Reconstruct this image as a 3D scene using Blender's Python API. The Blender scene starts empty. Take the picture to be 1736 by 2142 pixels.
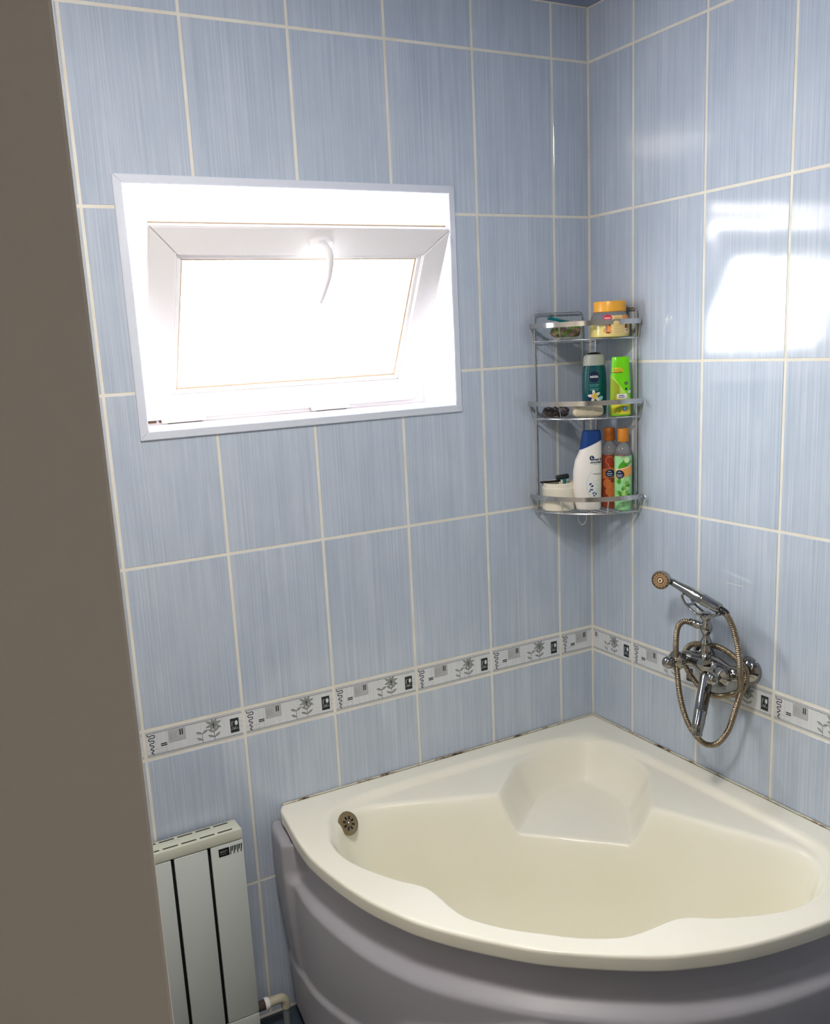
import bpy, bmesh, math, random
import numpy as np
from mathutils import Vector, Matrix

S = bpy.context.scene
COL = S.collection
PI = math.pi
random.seed(7)

# ------------------------------------------------------------------ camera
cam_d = bpy.data.cameras.new('camera')
cam = bpy.data.objects.new('camera', cam_d); COL.objects.link(cam)
cam_d.sensor_fit = 'HORIZONTAL'; cam_d.sensor_width = 36.0
cam_d.lens = 1952.143 / 1736 * 36
cam_d.shift_x = (868 - 849.169) / 1736
cam_d.shift_y = (1143.321 - 1071) / 1736
cam_d.clip_start = 0.02
def cam_axes(y, p, r):
    f = Vector((math.sin(y)*math.cos(p), math.cos(y)*math.cos(p), math.sin(p)))
    rt = Vector((math.cos(y), -math.sin(y), 0)); up = rt.cross(f)
    return math.cos(r)*rt + math.sin(r)*up, -math.sin(r)*rt + math.cos(r)*up, f
_r, _u, _f = cam_axes(0.4920, -0.2147, -0.0514)
M = Matrix.Identity(4)
for i in range(3):
    M[i][0] = _r[i]; M[i][1] = _u[i]; M[i][2] = -_f[i]
M.translation = Vector((-1.7884, -2.1534, 1.7639))
cam.matrix_world = M
S.camera = cam

# ------------------------------------------------------------------ light and exposure
S.view_settings.view_transform = 'Standard'
S.view_settings.look = 'None'
S.view_settings.gamma = 1.0
S.view_settings.use_curve_mapping = False
S.view_settings.exposure = 1.06
S.cycles.use_denoising = True
S.cycles.max_bounces = 14
S.cycles.diffuse_bounces = 10
S.cycles.glossy_bounces = 6
S.cycles.transmission_bounces = 8
S.cycles.transparent_max_bounces = 12
S.cycles.sample_clamp_indirect = 6
S.cycles.caustics_reflective = False
S.cycles.caustics_refractive = False

SKY = 15.0          # overcast daylight outside the window
FILL = 48.0         # warm fill lamp, added to brighten the room
world = bpy.data.worlds.new('world'); S.world = world
world.use_nodes = True
bg = world.node_tree.nodes['Background']
bg.inputs['Color'].default_value = (1.0, 0.975, 0.94, 1)
bg.inputs['Strength'].default_value = SKY

pl = bpy.data.lights.new('window_portal', 'AREA')
pl.shape = 'RECTANGLE'; pl.size = 0.90; pl.size_y = 0.62
pl.cycles.is_portal = True
plo = bpy.data.objects.new('window_portal', pl); COL.objects.link(plo)
plo.location = (-0.868, 0.262, 1.862); plo.rotation_euler = (-PI/2, 0, 0)

# ------------------------------------------------------------------ helpers
def tag(o, label=None, cat=None, group=None, kind=None):
    if label: o['label'] = label
    if cat: o['category'] = cat
    if group: o['group'] = group
    if kind: o['kind'] = kind
    return o

def empty(name, loc=(0, 0, 0), rot=(0, 0, 0)):
    o = bpy.data.objects.new(name, None); COL.objects.link(o)
    o.location = loc; o.rotation_euler = rot; o.empty_display_size = 0.05
    return o

def link(name, me, mats, parent=None, loc=(0, 0, 0), rot=(0, 0, 0), smooth=None):
    if not isinstance(mats, (list, tuple)): mats = [mats]
    if not me.materials:
        for m in mats: me.materials.append(m)
    if smooth is not None:
        for p in me.polygons: p.use_smooth = True
        if smooth > 0:
            try: me.set_sharp_from_angle(angle=math.radians(smooth))
            except Exception: pass
    o = bpy.data.objects.new(name, me); COL.objects.link(o)
    o.location = loc; o.rotation_euler = rot
    if parent is not None: o.parent = parent
    return o

def bm_obj(name, bm, mats, parent=None, loc=(0, 0, 0), rot=(0, 0, 0), smooth=35):
    bmesh.ops.recalc_face_normals(bm, faces=bm.faces[:])
    me = bpy.data.meshes.new(name); bm.to_mesh(me); bm.free()
    return link(name, me, mats, parent, loc, rot, smooth)

def box(bm, lo, hi, bevel=0.0, mi=0, seg=2):
    c = [(a+b)/2 for a, b in zip(lo, hi)]; s = [abs(b-a) for a, b in zip(lo, hi)]
    r = bmesh.ops.create_cube(bm, size=1.0, matrix=Matrix.Translation(c) @ Matrix.Diagonal((*s, 1)))
    vs = r['verts']
    fs = set(f for v in vs for f in v.link_faces)
    for f in fs: f.material_index = mi
    if bevel > 0:
        es = list(set(e for v in vs for e in v.link_edges))
        bmesh.ops.bevel(bm, geom=es, offset=bevel, segments=seg, affect='EDGES', profile=0.5)

def frame_of(d):
    d = Vector(d).normalized()
    a = Vector((0, 0, 1)) if abs(d.z) < 0.9 else Vector((1, 0, 0))
    x = d.cross(a).normalized(); y = d.cross(x).normalized()
    return x, y, d

def smooth_path(pts, n):
    P = [Vector(p) for p in pts]; out = []
    for i in range(len(P)-1):
        p0 = P[max(i-1, 0)]; p1 = P[i]; p2 = P[i+1]; p3 = P[min(i+2, len(P)-1)]
        for k in range(n):
            t = k/n
            out.append(0.5*((2*p1)+(-p0+p2)*t+(2*p0-5*p1+4*p2-p3)*t*t+(-p0+3*p1-3*p2+p3)*t**3))
    out.append(P[-1]); return out

def tube(bm, pts, r, seg=10, closed=False, caps=True, mi=0):
    P = [Vector(p) for p in pts]; n = len(P)
    rr = r if callable(r) else (lambda i: r)
    rings = []; px = None
    for i in range(n):
        if closed: d = P[(i+1) % n]-P[i-1]
        else: d = P[min(i+1, n-1)]-P[max(i-1, 0)]
        if d.length < 1e-9: d = Vector((0, 0, 1))
        d.normalize()
        if px is None: x, y, _ = frame_of(d)
        else:
            x = (px - d*px.dot(d))
            if x.length < 1e-6: x = frame_of(d)[0]
            x.normalize(); y = d.cross(x)
        px = x
        q = rr(i)
        rings.append([bm.verts.new(P[i]+(x*math.cos(2*PI*k/seg)+y*math.sin(2*PI*k/seg))*q) for k in range(seg)])
    m = n if closed else n-1
    for i in range(m):
        a = rings[i]; b = rings[(i+1) % n]
        for k in range(seg):
            f = bm.faces.new((a[k], a[(k+1) % seg], b[(k+1) % seg], b[k])); f.material_index = mi
    if caps and not closed:
        for rg in (rings[0], rings[-1]):
            try: bm.faces.new(rg).material_index = mi
            except Exception: pass

def lathe(bm, prof, origin=(0, 0, 0), axis=(0, 0, 1), seg=28, mi=0, caps=True):
    """prof: list of (radius, height along axis)."""
    x, y, d = frame_of(axis); O = Vector(origin); rings = []
    for r, h in prof:
        if r < 1e-6: rings.append([bm.verts.new(O+d*h)])
        else: rings.append([bm.verts.new(O+d*h+(x*math.cos(2*PI*k/seg)+y*math.sin(2*PI*k/seg))*r) for k in range(seg)])
    for a, b in zip(rings[:-1], rings[1:]):
        if len(a) == 1 and len(b) == 1: continue
        for k in range(seg):
            k2 = (k+1) % seg
            if len(a) == 1: f = bm.faces.new((a[0], b[k2], b[k]))
            elif len(b) == 1: f = bm.faces.new((a[k], a[k2], b[0]))
            else: f = bm.faces.new((a[k], a[k2], b[k2], b[k]))
            f.material_index = mi
    for rg in (rings[0], rings[-1]):
        if caps and len(rg) > 1: bm.faces.new(rg).material_index = mi

def superloft(bm, secs, seg=44, capb=True, capt=True, mi=0):
    """secs: (z, halfwidth, halfdepth, exponent, xoffset, tilt)"""
    rings = []
    for s in secs:
        z, hw, hd, n = s[:4]; xo = s[4] if len(s) > 4 else 0; tl = s[5] if len(s) > 5 else 0
        rg = []
        for k in range(seg):
            a = 2*PI*k/seg; c, sn = math.cos(a), math.sin(a)
            x = hw*math.copysign(abs(c)**(2/n), c); y = hd*math.copysign(abs(sn)**(2/n), sn)
            rg.append(bm.verts.new((x+xo, y, z+tl*x)))
        rings.append(rg)
    for a, b in zip(rings[:-1], rings[1:]):
        for k in range(seg):
            bm.faces.new((a[k], a[(k+1) % seg], b[(k+1) % seg], b[k])).material_index = mi
    if capb: bm.faces.new(rings[0]).material_index = mi
    if capt: bm.faces.new(rings[-1]).material_index = mi

# ------------------------------------------------------------------ materials
def srgb(r, g, b):
    f = lambda c: (c/255/12.92) if c/255 <= 0.04045 else ((c/255+0.055)/1.055)**2.4
    return (f(r), f(g), f(b), 1)
def mat(name, col, rough=0.5, metal=0.0, spec=0.5, trans=0.0, coat=0.0, ior=1.45, noise=None, bump=None, alpha=None):
    m = bpy.data.materials.new(name); m.use_nodes = True
    nt = m.node_tree; b = nt.nodes['Principled BSDF']
    b.inputs['Base Color'].default_value = col
    b.inputs['Roughness'].default_value = rough
    b.inputs['Metallic'].default_value = metal
    b.inputs['Specular IOR Level'].default_value = spec
    b.inputs['Transmission Weight'].default_value = trans
    b.inputs['Coat Weight'].default_value = coat
    b.inputs['IOR'].default_value = ior
    if noise or bump:
        tc = nt.nodes.new('ShaderNodeTexCoord')
    if noise:
        sc, amt, col2 = noise
        n = nt.nodes.new('ShaderNodeTexNoise'); n.inputs['Scale'].default_value = sc; n.inputs['Detail'].default_value = 6
        nt.links.new(tc.outputs['Object'], n.inputs['Vector'])
        cr = nt.nodes.new('ShaderNodeValToRGB'); cr.color_ramp.elements[0].position = 0.5-amt; cr.color_ramp.elements[1].position = 0.5+amt
        cr.color_ramp.elements[0].color = col; cr.color_ramp.elements[1].color = col2
        nt.links.new(n.outputs['Fac'], cr.inputs['Fac']); nt.links.new(cr.outputs['Color'], b.inputs['Base Color'])
    if bump:
        sc, st, ds = bump
        n = nt.nodes.new('ShaderNodeTexNoise'); n.inputs['Scale'].default_value = sc; n.inputs['Detail'].default_value = 4
        nt.links.new(tc.outputs['Object'], n.inputs['Vector'])
        bp = nt.nodes.new('ShaderNodeBump'); bp.inputs['Strength'].default_value = st; bp.inputs['Distance'].default_value = ds
        nt.links.new(n.outputs['Fac'], bp.inputs['Height']); nt.links.new(bp.outputs['Normal'], b.inputs['Normal'])
    return m

def tile_material(name, c_dark, c_mid, c_light, rough=0.09, contrast=0.16):
    m = bpy.data.materials.new(name); m.use_nodes = True
    nt = m.node_tree; L = nt.links; b = nt.nodes['Principled BSDF']
    tc = nt.nodes.new('ShaderNodeTexCoord'); oi = nt.nodes.new('ShaderNodeObjectInfo')
    sep = nt.nodes.new('ShaderNodeSeparateXYZ'); L.new(tc.outputs['Object'], sep.inputs[0])
    def streak(sx, sz, seedmul, detail):
        a = nt.nodes.new('ShaderNodeMath'); a.operation = 'MULTIPLY'; a.inputs[1].default_value = sx; L.new(sep.outputs['X'], a.inputs[0])
        c = nt.nodes.new('ShaderNodeMath'); c.operation = 'MULTIPLY'; c.inputs[1].default_value = sz; L.new(sep.outputs['Z'], c.inputs[0])
        s = nt.nodes.new('ShaderNodeMath'); s.operation = 'MULTIPLY'; s.inputs[1].default_value = seedmul; L.new(oi.outputs['Random'], s.inputs[0])
        cb = nt.nodes.new('ShaderNodeCombineXYZ'); L.new(a.outputs[0], cb.inputs[0]); L.new(c.outputs[0], cb.inputs[1]); L.new(s.outputs[0], cb.inputs[2])
        n = nt.nodes.new('ShaderNodeTexNoise'); n.inputs['Scale'].default_value = 1.0; n.inputs['Detail'].default_value = detail
        n.inputs['Roughness'].default_value = 0.65
        L.new(cb.outputs[0], n.inputs['Vector']); return n
    n1 = streak(260, 2.2, 91, 5)     # fine vertical threads
    n2 = streak(14, 5.0, 37, 3)      # broad soft clouding
    mx = nt.nodes.new('ShaderNodeMath'); mx.operation = 'MULTIPLY_ADD'; mx.inputs[1].default_value = 0.72
    mm = nt.nodes.new('ShaderNodeMath'); mm.operation = 'MULTIPLY'; mm.inputs[1].default_value = 0.28; L.new(n2.outputs['Fac'], mm.inputs[0])
    L.new(n1.outputs['Fac'], mx.inputs[0]); L.new(mm.outputs[0], mx.inputs[2])
    cr = nt.nodes.new('ShaderNodeValToRGB')
    cr.color_ramp.elements[0].position = 0.5-contrast; cr.color_ramp.elements[0].color = c_dark
    cr.color_ramp.elements[1].position = 0.5+contrast; cr.color_ramp.elements[1].color = c_light
    e = cr.color_ramp.elements.new(0.5); e.color = c_mid
    L.new(mx.outputs[0], cr.inputs['Fac']); L.new(cr.outputs['Color'], b.inputs['Base Color'])
    b.inputs['Roughness'].default_value = rough
    b.inputs['Specular IOR Level'].default_value = 0.6
    bp = nt.nodes.new('ShaderNodeBump'); bp.inputs['Strength'].default_value = 0.05; bp.inputs['Distance'].default_value = 0.001
    L.new(n1.outputs['Fac'], bp.inputs['Height'])
    n3 = streak(9, 9, 13, 1)
    bp2 = nt.nodes.new('ShaderNodeBump'); bp2.inputs['Strength'].default_value = 0.25; bp2.inputs['Distance'].default_value = 0.002
    L.new(n3.outputs['Fac'], bp2.inputs['Height']); L.new(bp.outputs['Normal'], bp2.inputs['Normal'])
    L.new(bp2.outputs['Normal'], b.inputs['Normal'])
    return m

M_tile = tile_material('blue_streaked_tile', srgb(158, 171, 190), srgb(178, 190, 206), srgb(199, 207, 218), contrast=0.22)
M_border = tile_material('pale_border_tile', srgb(196, 200, 206), srgb(208, 212, 217), srgb(222, 225, 228), contrast=0.2)
M_grout = mat('grout', srgb(228, 227, 220), 0.9, noise=(14, 0.3, srgb(212, 207, 192)))
M_cream_wall = mat('cream_wall', srgb(212, 204, 192), 0.8)
M_partition = mat('partition_paint', srgb(238, 226, 208), 0.7, bump=(300, 0.08, 0.001))
M_ceil = mat('ceiling_panel', srgb(140, 150, 178), 0.5)
M_floor = mat('floor_tile', srgb(48, 58, 72), 0.4, noise=(8, 0.3, srgb(62, 74, 88)))
M_tub = mat('tub_acrylic', srgb(240, 237, 224), 0.27, spec=0.5, noise=(3.0, 0.25, srgb(234, 231, 212)), bump=(350, 0.03, 0.001))
M_panel_shade = mat('tub_panel_shaded', srgb(166, 165, 172), 0.42, bump=(350, 0.05, 0.001))  # grey is the panel's shade, put into its colour
M_white = mat('white_plastic', srgb(233, 231, 234), 0.35)
M_casing = mat('casing_plastic', srgb(206, 212, 224), 0.4)
M_bead = mat('glazing_gasket', srgb(190, 165, 140), 0.6)
M_dark = mat('dark_gap', srgb(22, 22, 22), 0.7)
M_chrome = mat('chrome', srgb(156, 154, 150), 0.10, metal=1.0)
M_wire = mat('chrome_wire', srgb(216, 216, 216), 0.26, metal=1.0)
M_band = mat('polished_band', srgb(200, 200, 200), 0.14, metal=1.0)
M_hose = mat('metal_hose', srgb(150, 136, 116), 0.26, metal=0.9)
M_brown = mat('limescale_brown', srgb(120, 84, 44), 0.5)
M_bronze = mat('aged_metal', srgb(150, 132, 100), 0.35, metal=0.7)
M_rad = mat('radiator_enamel', srgb(205, 212, 208), 0.35, bump=(220, 0.06, 0.001))
M_radtop = mat('radiator_grille_enamel', srgb(206, 208, 190), 0.45)
M_slot = mat('slot_dark', srgb(70, 64, 52), 0.8)
M_black = mat('black_plastic', srgb(14, 16, 18), 0.35)
M_print = mat('print_black', srgb(34, 42, 46), 0.4)
M_pgray = mat('print_gray', srgb(104, 108, 114), 0.4)
M_plight = mat('print_pale', srgb(176, 178, 182), 0.4)
M_pleaf = mat('print_leaf', srgb(150, 155, 152), 0.4)
M_pipe = mat('pipe_white', srgb(186, 182, 160), 0.45)
M_pipe2 = mat('pipe_gray', srgb(120, 126, 130), 0.5)

def glass_pane_material():
    m = bpy.data.materials.new('window_glass'); m.use_nodes = True
    nt = m.node_tree; nt.nodes.clear()
    out = nt.nodes.new('ShaderNodeOutputMaterial'); t = nt.nodes.new('ShaderNodeBsdfTransparent'); g = nt.nodes.new('ShaderNodeBsdfGlossy')
    lw = nt.nodes.new('ShaderNodeLayerWeight'); lw.inputs['Blend'].default_value = 0.5
    pw = nt.nodes.new('ShaderNodeMath'); pw.operation = 'POWER'; pw.inputs[1].default_value = 5; nt.links.new(lw.outputs['Facing'], pw.inputs[0])
    fr = nt.nodes.new('ShaderNodeMath'); fr.operation = 'MULTIPLY_ADD'; fr.inputs[1].default_value = 0.9; fr.inputs[2].default_value = 0.04; nt.links.new(pw.outputs[0], fr.inputs[0])
    t.inputs['Color'].default_value = (0.95, 0.97, 0.97, 1); g.inputs['Roughness'].default_value = 0.02
    mx = nt.nodes.new('ShaderNodeMixShader'); nt.links.new(fr.outputs[0], mx.inputs[0]); nt.links.new(t.outputs[0], mx.inputs[1]); nt.links.new(g.outputs[0], mx.inputs[2])
    nt.links.new(mx.outputs[0], out.inputs['Surface']); return m
M_glass = glass_pane_material()

# ------------------------------------------------------------------ room shell
GZ = [0.0063, 0.4043, 0.8126, 0.8877, 1.2856, 1.6835, 2.0814, 2.4793, 2.6156]   # joints from the floor up
CEIL = 2.616
G = 0.0066 / 2        # half a joint
WIN = (-1.303, 1.576, -0.4436, 2.149)   # casing outer, x0 z0 x1 z1
OPN = (-1.285, 1.593, -0.453, 2.134)    # clear opening
XL, YB = -2.60, -3.20
JX = [-(0.1231+0.25*j) for j in range(10)]
JY = [(0.1780+0.25*k) for k in range(12)]

def wall_mesh_back():
    bm = bmesh.new()
    y0, y1 = 0.0007, 0.24
    box(bm, (XL, y0, -0.05), (OPN[0], y1, CEIL+0.05)); box(bm, (OPN[2], y0, -0.05), (0.16, y1, CEIL+0.05))
    box(bm, (OPN[0], y0, -0.05), (OPN[2], y1, OPN[1])); box(bm, (OPN[0], y0, OPN[3]), (OPN[2], y1, CEIL+0.05))
    return bm
wall_back = tag(bm_obj('wall_back', wall_mesh_back(), M_grout, smooth=None), 'grouted wall behind the blue streaked tiles, with the open window', kind='structure')
bm = bmesh.new(); box(bm, (0.0007, YB, -0.05), (0.16, 0.0007, CEIL+0.05))
wall_right = tag(bm_obj('wall_right', bm, M_grout, smooth=None), 'grouted wall behind the blue streaked tiles beside the tap', kind='structure')
bm = bmesh.new(); box(bm, (XL-0.1, YB, -0.05), (XL, 0.24, CEIL+0.05))
tag(bm_obj('wall_left', bm, M_cream_wall, smooth=None), 'plain cream wall at the left end', kind='structure')
bm = bmesh.new(); box(bm, (XL-0.1, YB-0.1, -0.05), (0.16, YB, CEIL+0.05))
tag(bm_obj('wall_front', bm, M_cream_wall, smooth=None), 'plain cream wall behind the camera', kind='structure')
bm = bmesh.new(); box(bm, (XL, -1.57, 0.0), (-1.6775, -1.45, CEIL), bevel=0.003)
tag(bm_obj('wall_partition', bm, M_partition, smooth=None), 'grey-brown painted wall end at the left edge of the view', kind='structure')
bm = bmesh.new(); box(bm, (XL-0.1, YB-0.1, -0.1), (0.16, 0.24, 0.0))
tag(bm_obj('floor', bm, M_floor, smooth=None), 'dark blue-grey floor', kind='structure')
bm = bmesh.new(); box(bm, (XL-0.1, YB-0.1, CEIL), (0.16, 0.24, CEIL+0.1))
tag(bm_obj('ceiling', bm, M_ceil, smooth=None), 'blue-grey panelled ceiling', kind='structure')

# tiles: built in a local XZ plane, glazed face towards -Y at y = 0
def tile_mesh(cells, name):
    """cells: rectangles (x0,z0,x1,z1) in local coordinates that make up one tile"""
    bm = bmesh.new(); vd = {}
    def V(x, z):
        k = (round(x, 5), round(z, 5))
        if k not in vd: vd[k] = bm.verts.new((x, 0, z))
        return vd[k]
    for x0, z0, x1, z1 in cells: bm.faces.new((V(x0, z0), V(x1, z0), V(x1, z1), V(x0, z1)))
    for f in bm.faces:
        f.normal_update()
        if f.normal.y > 0: f.normal_flip()
    r = bmesh.ops.extrude_face_region(bm, geom=bm.faces[:])      # copy: front stays, back is duplicated
    vs = [g for g in r['geom'] if isinstance(g, bmesh.types.BMVert)]
    for v in vs: v.co.y -= 0.0   # new front
    for v in bm.verts:
        if v not in vs: v.co.y = 0.0035
    front = [g for g in r['geom'] if isinstance(g, bmesh.types.BMFace)]
    bmesh.ops.inset_region(bm, faces=front, thickness=0.0013, depth=0.0)
    fv = set(v for f in front for v in f.verts)
    for v in bm.verts:
        if v not in fv and v.co.y < 0.001: v.co.y = 0.0009
    bmesh.ops.recalc_face_normals(bm, faces=bm.faces[:])
    me = bpy.data.meshes.new(name); bm.to_mesh(me); bm.free()
    return me
_tile_cache = {}
def add_tile(wall, right, h0, h1, z0, z1, name, m, hole=None):
    """h: distance along the wall measured to the right as one faces it"""
    h0 += G; h1 -= G; z0 += G; z1 -= G
    if h1-h0 < 0.004 or z1-z0 < 0.004: return None
    cx, cz = (h0+h1)/2, (z0+z1)/2
    cells = [(h0, z0, h1, z1)]
    if hole and h0 < hole[2] and h1 > hole[0] and z0 < hole[3] and z1 > hole[1]:
        xs = sorted(set([h0, h1]+[q for q in (hole[0], hole[2]) if h0 < q < h1]))
        zs = sorted(set([z0, z1]+[q for q in (hole[1], hole[3]) if z0 < q < z1]))
        cells = [(a, c, b, d) for a, b in zip(xs[:-1], xs[1:]) for c, d in zip(zs[:-1], zs[1:])
                 if not (hole[0]-1e-6 <= a and b <= hole[2]+1e-6 and hole[1]-1e-6 <= c and d <= hole[3]+1e-6)]
        if not cells: return None
        if sum((c[2]-c[0])*(c[3]-c[1]) for c in cells) < 2e-4: return None
    key = tuple(round(q, 4) for c in cells for q in (c[0]-cx, c[1]-cz, c[2]-cx, c[3]-cz))+(name,)
    if key not in _tile_cache:
        _tile_cache[key] = tile_mesh([(c[0]-cx, c[1]-cz, c[2]-cx, c[3]-cz) for c in cells], name)
    jit = random.uniform(-0.0003, 0.0003)
    if right: return link(name, _tile_cache[key], m, wall, (jit, -cx, cz), (0, 0, -PI/2))
    return link(name, _tile_cache[key], m, wall, (cx, jit, cz))

# printed motif of the border tile, flat print on the glaze (local tile coordinates, metres)
def border_print_mesh(h0, h1, full0):
    """h0..h1: the part of the full 0.25 m tile that is there, full0 = where the full tile starts"""
    W, H = 0.25, 0.0751
    bm = bmesh.new(); c = (h0+h1)/2
    lo, hi = h0+0.0045-full0, h1-0.0045-full0
    def q(pts, mi, lvl=1):
        xs = [p[0] for p in pts]
        if min(xs) < lo or max(xs) > hi: return
        vs = [bm.verts.new((p[0]+full0-c, -0.00012*lvl, p[1]-H/2)) for p in pts]
        f = bm.faces.new(vs); f.material_index = mi
    def rect(u0, v0, u1, v1, mi, lvl=1): q([(u0*W, v0*H), (u1*W, v0*H), (u1*W, v1*H), (u0*W, v1*H)], mi, lvl)
    def poly(pts, w, mi, lvl=1):
        P = [Vector((p[0]*W, p[1]*H)) for p in pts]
        n = len(P)
        for i in range(n-1):
            d = (P[i+1]-P[i])
            if d.length < 1e-6: continue
            d.normalize(); k = Vector((-d.y, d.x))*w/2; e = d*w*0.2
            a, b = P[i]-e, P[i+1]+e
            q([a-k, b-k, b+k, a+k], mi, lvl)
    def leaf(cu, cv, ang, ln, wd, mi):
        d = Vector((math.cos(ang), math.sin(ang))); k = Vector((-d.y, d.x)); o = Vector((cu*W, cv*H))
        pr = [(0, 0), (.25, .7), (.5, 1), (.75, .7), (1, 0), (.75, -.7), (.5, -1), (.25, -.7)]
        q([o+d*ln*a+k*wd*b for a, b in pr], mi, 1)
        pts = [o+d*ln*a+k*wd*b for a, b in pr]+[o]
        for A, B in zip(pts[:-1], pts[1:]):
            dd = (B-A); dd.normalize(); kk = Vector((-dd.y, dd.x))*0.00030
            q([A-kk, B-kk, B+kk, A+kk], 1, 2)
        q([o-k*.00015, o+d*ln-k*.00015, o+d*ln+k*.00015, o+k*.00015], 1, 2)
    # double rules along the top and bottom, clipped to the piece
    a0, a1 = (h0+G+0.001-c), (h1-G-0.001-c)
    for v0, v1, mi in ((.855, .875, 1), (.905, .935, 2), (.115, .135, 1), (.065, .095, 2)):
        vs = [bm.verts.new((x, -0.00012, z*H-H/2)) for x, z in ((a0, v0), (a1, v0), (a1, v1), (a0, v1))]
        bm.faces.new(vs).material_index = mi
    # squiggle that narrows towards its foot
    sq = []; sx_, sy_, ph = 0.0, 0.0, 0.0; N_ = 150
    for i in range(N_+1):
        t = i/N_; a = (1.95-0.75*t)*math.sin(ph); st = 1.0-0.62*t
        sq.append((sx_, sy_)); sx_ += st*math.sin(a); sy_ -= st*math.cos(a); ph += 2*PI*4.6/N_*(0.75+0.5*t)
    ys_ = [q_[1] for q_ in sq]; xs_ = [q_[0] for q_ in sq]; kx = 0.0175/(max(xs_)-min(xs_)); ky = 0.70/(max(ys_)-min(ys_))
    sq = [(0.032+(q_[0]-min(xs_))*kx/W, 0.84+(q_[1]-max(ys_))*ky) for q_ in sq]
    poly(sq, 0.0021, 0)
    rect(.155, .36, .215, .40, 0); rect(.155, .42, .215, .46, 0)
    poly([(.02, .17), (.21, .17), (.21, .30), (.02, .30)], 0.0004, 1)
    rect(.235, .42, .40, .82, 2); poly([(.235, .42), (.40, .42), (.40, .82), (.235, .82), (.235, .42)], 0.0005, 1, 2)
    for k in range(3):
        poly([(.25+.015*(i % 2)+.02*(i//6), .48+.05*i-.3*(i//6)) for i in range(6)], 0.0004, 1, 2) if k == 0 else None
        poly([(.255+k*.02, .5), (.27+k*.02, .56), (.252+k*.02, .62), (.268+k*.02, .68), (.255+k*.02, .74)], 0.0004, 1, 2)
    rect(.345, .60, .357, .80, 0, 3); rect(.366, .60, .378, .80, 0, 3)
    for A in range(8): leaf(.685, .68, A*PI/4+.25, (.0205 if A % 4 in (0, 3) else .0145)+.002*(A % 2), .0034, 3)
    poly([(.685, .66), (.688, .14)], 0.0011, 0, 2)
    for cu, cv, A in ((.686, .42, .7), (.686, .40, 2.5), (.687, .24, .55), (.687, .24, 2.7)): leaf(cu, cv, A, .0180, .0028, 3)
    poly([(.565, .46), (.568, .13)], 0.0010, 0, 2)
    for cu, cv, A in ((.565, .45, 2.75), (.565, .45, .45), (.566, .22, 2.6)): leaf(cu, cv, A, .0165, .0030, 3)
    rect(.855, .22, .945, .72, 0)
    poly([(.87, .62), (.87, .44), (.88, .62), (.895, .60)], 0.0006, 4, 2)
    q([((.918+.016*math.cos(a))*W, (.55+.085*math.sin(a))*H) for a in [k*PI/6 for k in range(12)]], 4, 2)
    poly([(.862+.0095*i, .33+.035*(i % 2)) for i in range(9)], 0.0006, 4, 2)
    poly([(.875, .42), (.90, .36), (.915, .44)], 0.0009, 4, 2)
    for cv in (.40, .56):
        poly([(.968+.008*math.cos(a), cv+.035*math.sin(a)) for a in [k*PI/5 for k in range(11)]], 0.0004, 1)
    me = bpy.data.meshes.new('print'); bm.to_mesh(me); bm.free(); return me
_print_cache = {}
def add_print(t, h0, h1, full0):
    key = (round(h1-h0, 4), round(h0-full0, 4))
    if key not in _print_cache: _print_cache[key] = border_print_mesh(h0, h1, full0)
    o = link('print', _print_cache[key], [M_print, M_pgray, M_plight, M_pleaf, M_border], t)

def tile_wall(wall, right, joints, hend, shift, hole=None):
    hs = joints
    for a, b, full in hs:
        for r in range(len(GZ)-1):
            z0, z1 = GZ[r], GZ[r+1]
            if r == 2:
                t = add_tile(wall, right, a, b, z0, z1, 'border_tile', M_border)
                if t: add_print(t, a, b, full)
            else:
                add_tile(wall, right, a, b, z0, z1, 'tile', M_tile, hole)
xs = [XL]+sorted(JX)[1:]+[0.0]
xs = [XL]+[x for x in sorted(JX) if x > XL+0.03]+[0.0]
cols = [(a, b, (a if b < -0.01 else a)) for a, b in zip(xs[:-1], xs[1:])]
cols = [(a, b, b-0.25 if i == 0 else a) for i, (a, b, f) in enumerate(cols)]
tile_wall(wall_back, False, cols, 0, 0, hole=WIN)
ys = [0.0]+[y for y in JY if y < 2.95]+[3.2]
cols = [(a, b, (b-0.25 if i == 0 else a)) for i, (a, b) in enumerate(zip(ys[:-1], ys[1:]))]
tile_wall(wall_right, True, cols, 0, 0)

# old adhesive marks and a scratch on the glaze beside the shelf and above the tap
for y0, z0, y1, z1, w in ((-.309, 1.800, -.309, 1.791, .003), (-.309, 1.786, -.309, 1.776, .003), (-.3225, 1.797, -.3225, 1.790, .005), (-.524, 1.131, -.577, 1.130, .0012)):
    bm = bmesh.new()
    if abs(y1-y0) > abs(z1-z0): box(bm, (-0.0008, y1, z0-w/2), (0.001, y0, z0+w/2))
    else: box(bm, (-0.0008, y0-w/2, z1), (0.001, y0+w/2, z0))
    bm_obj('adhesive_mark', bm, M_grout, wall_right, smooth=None)

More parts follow.
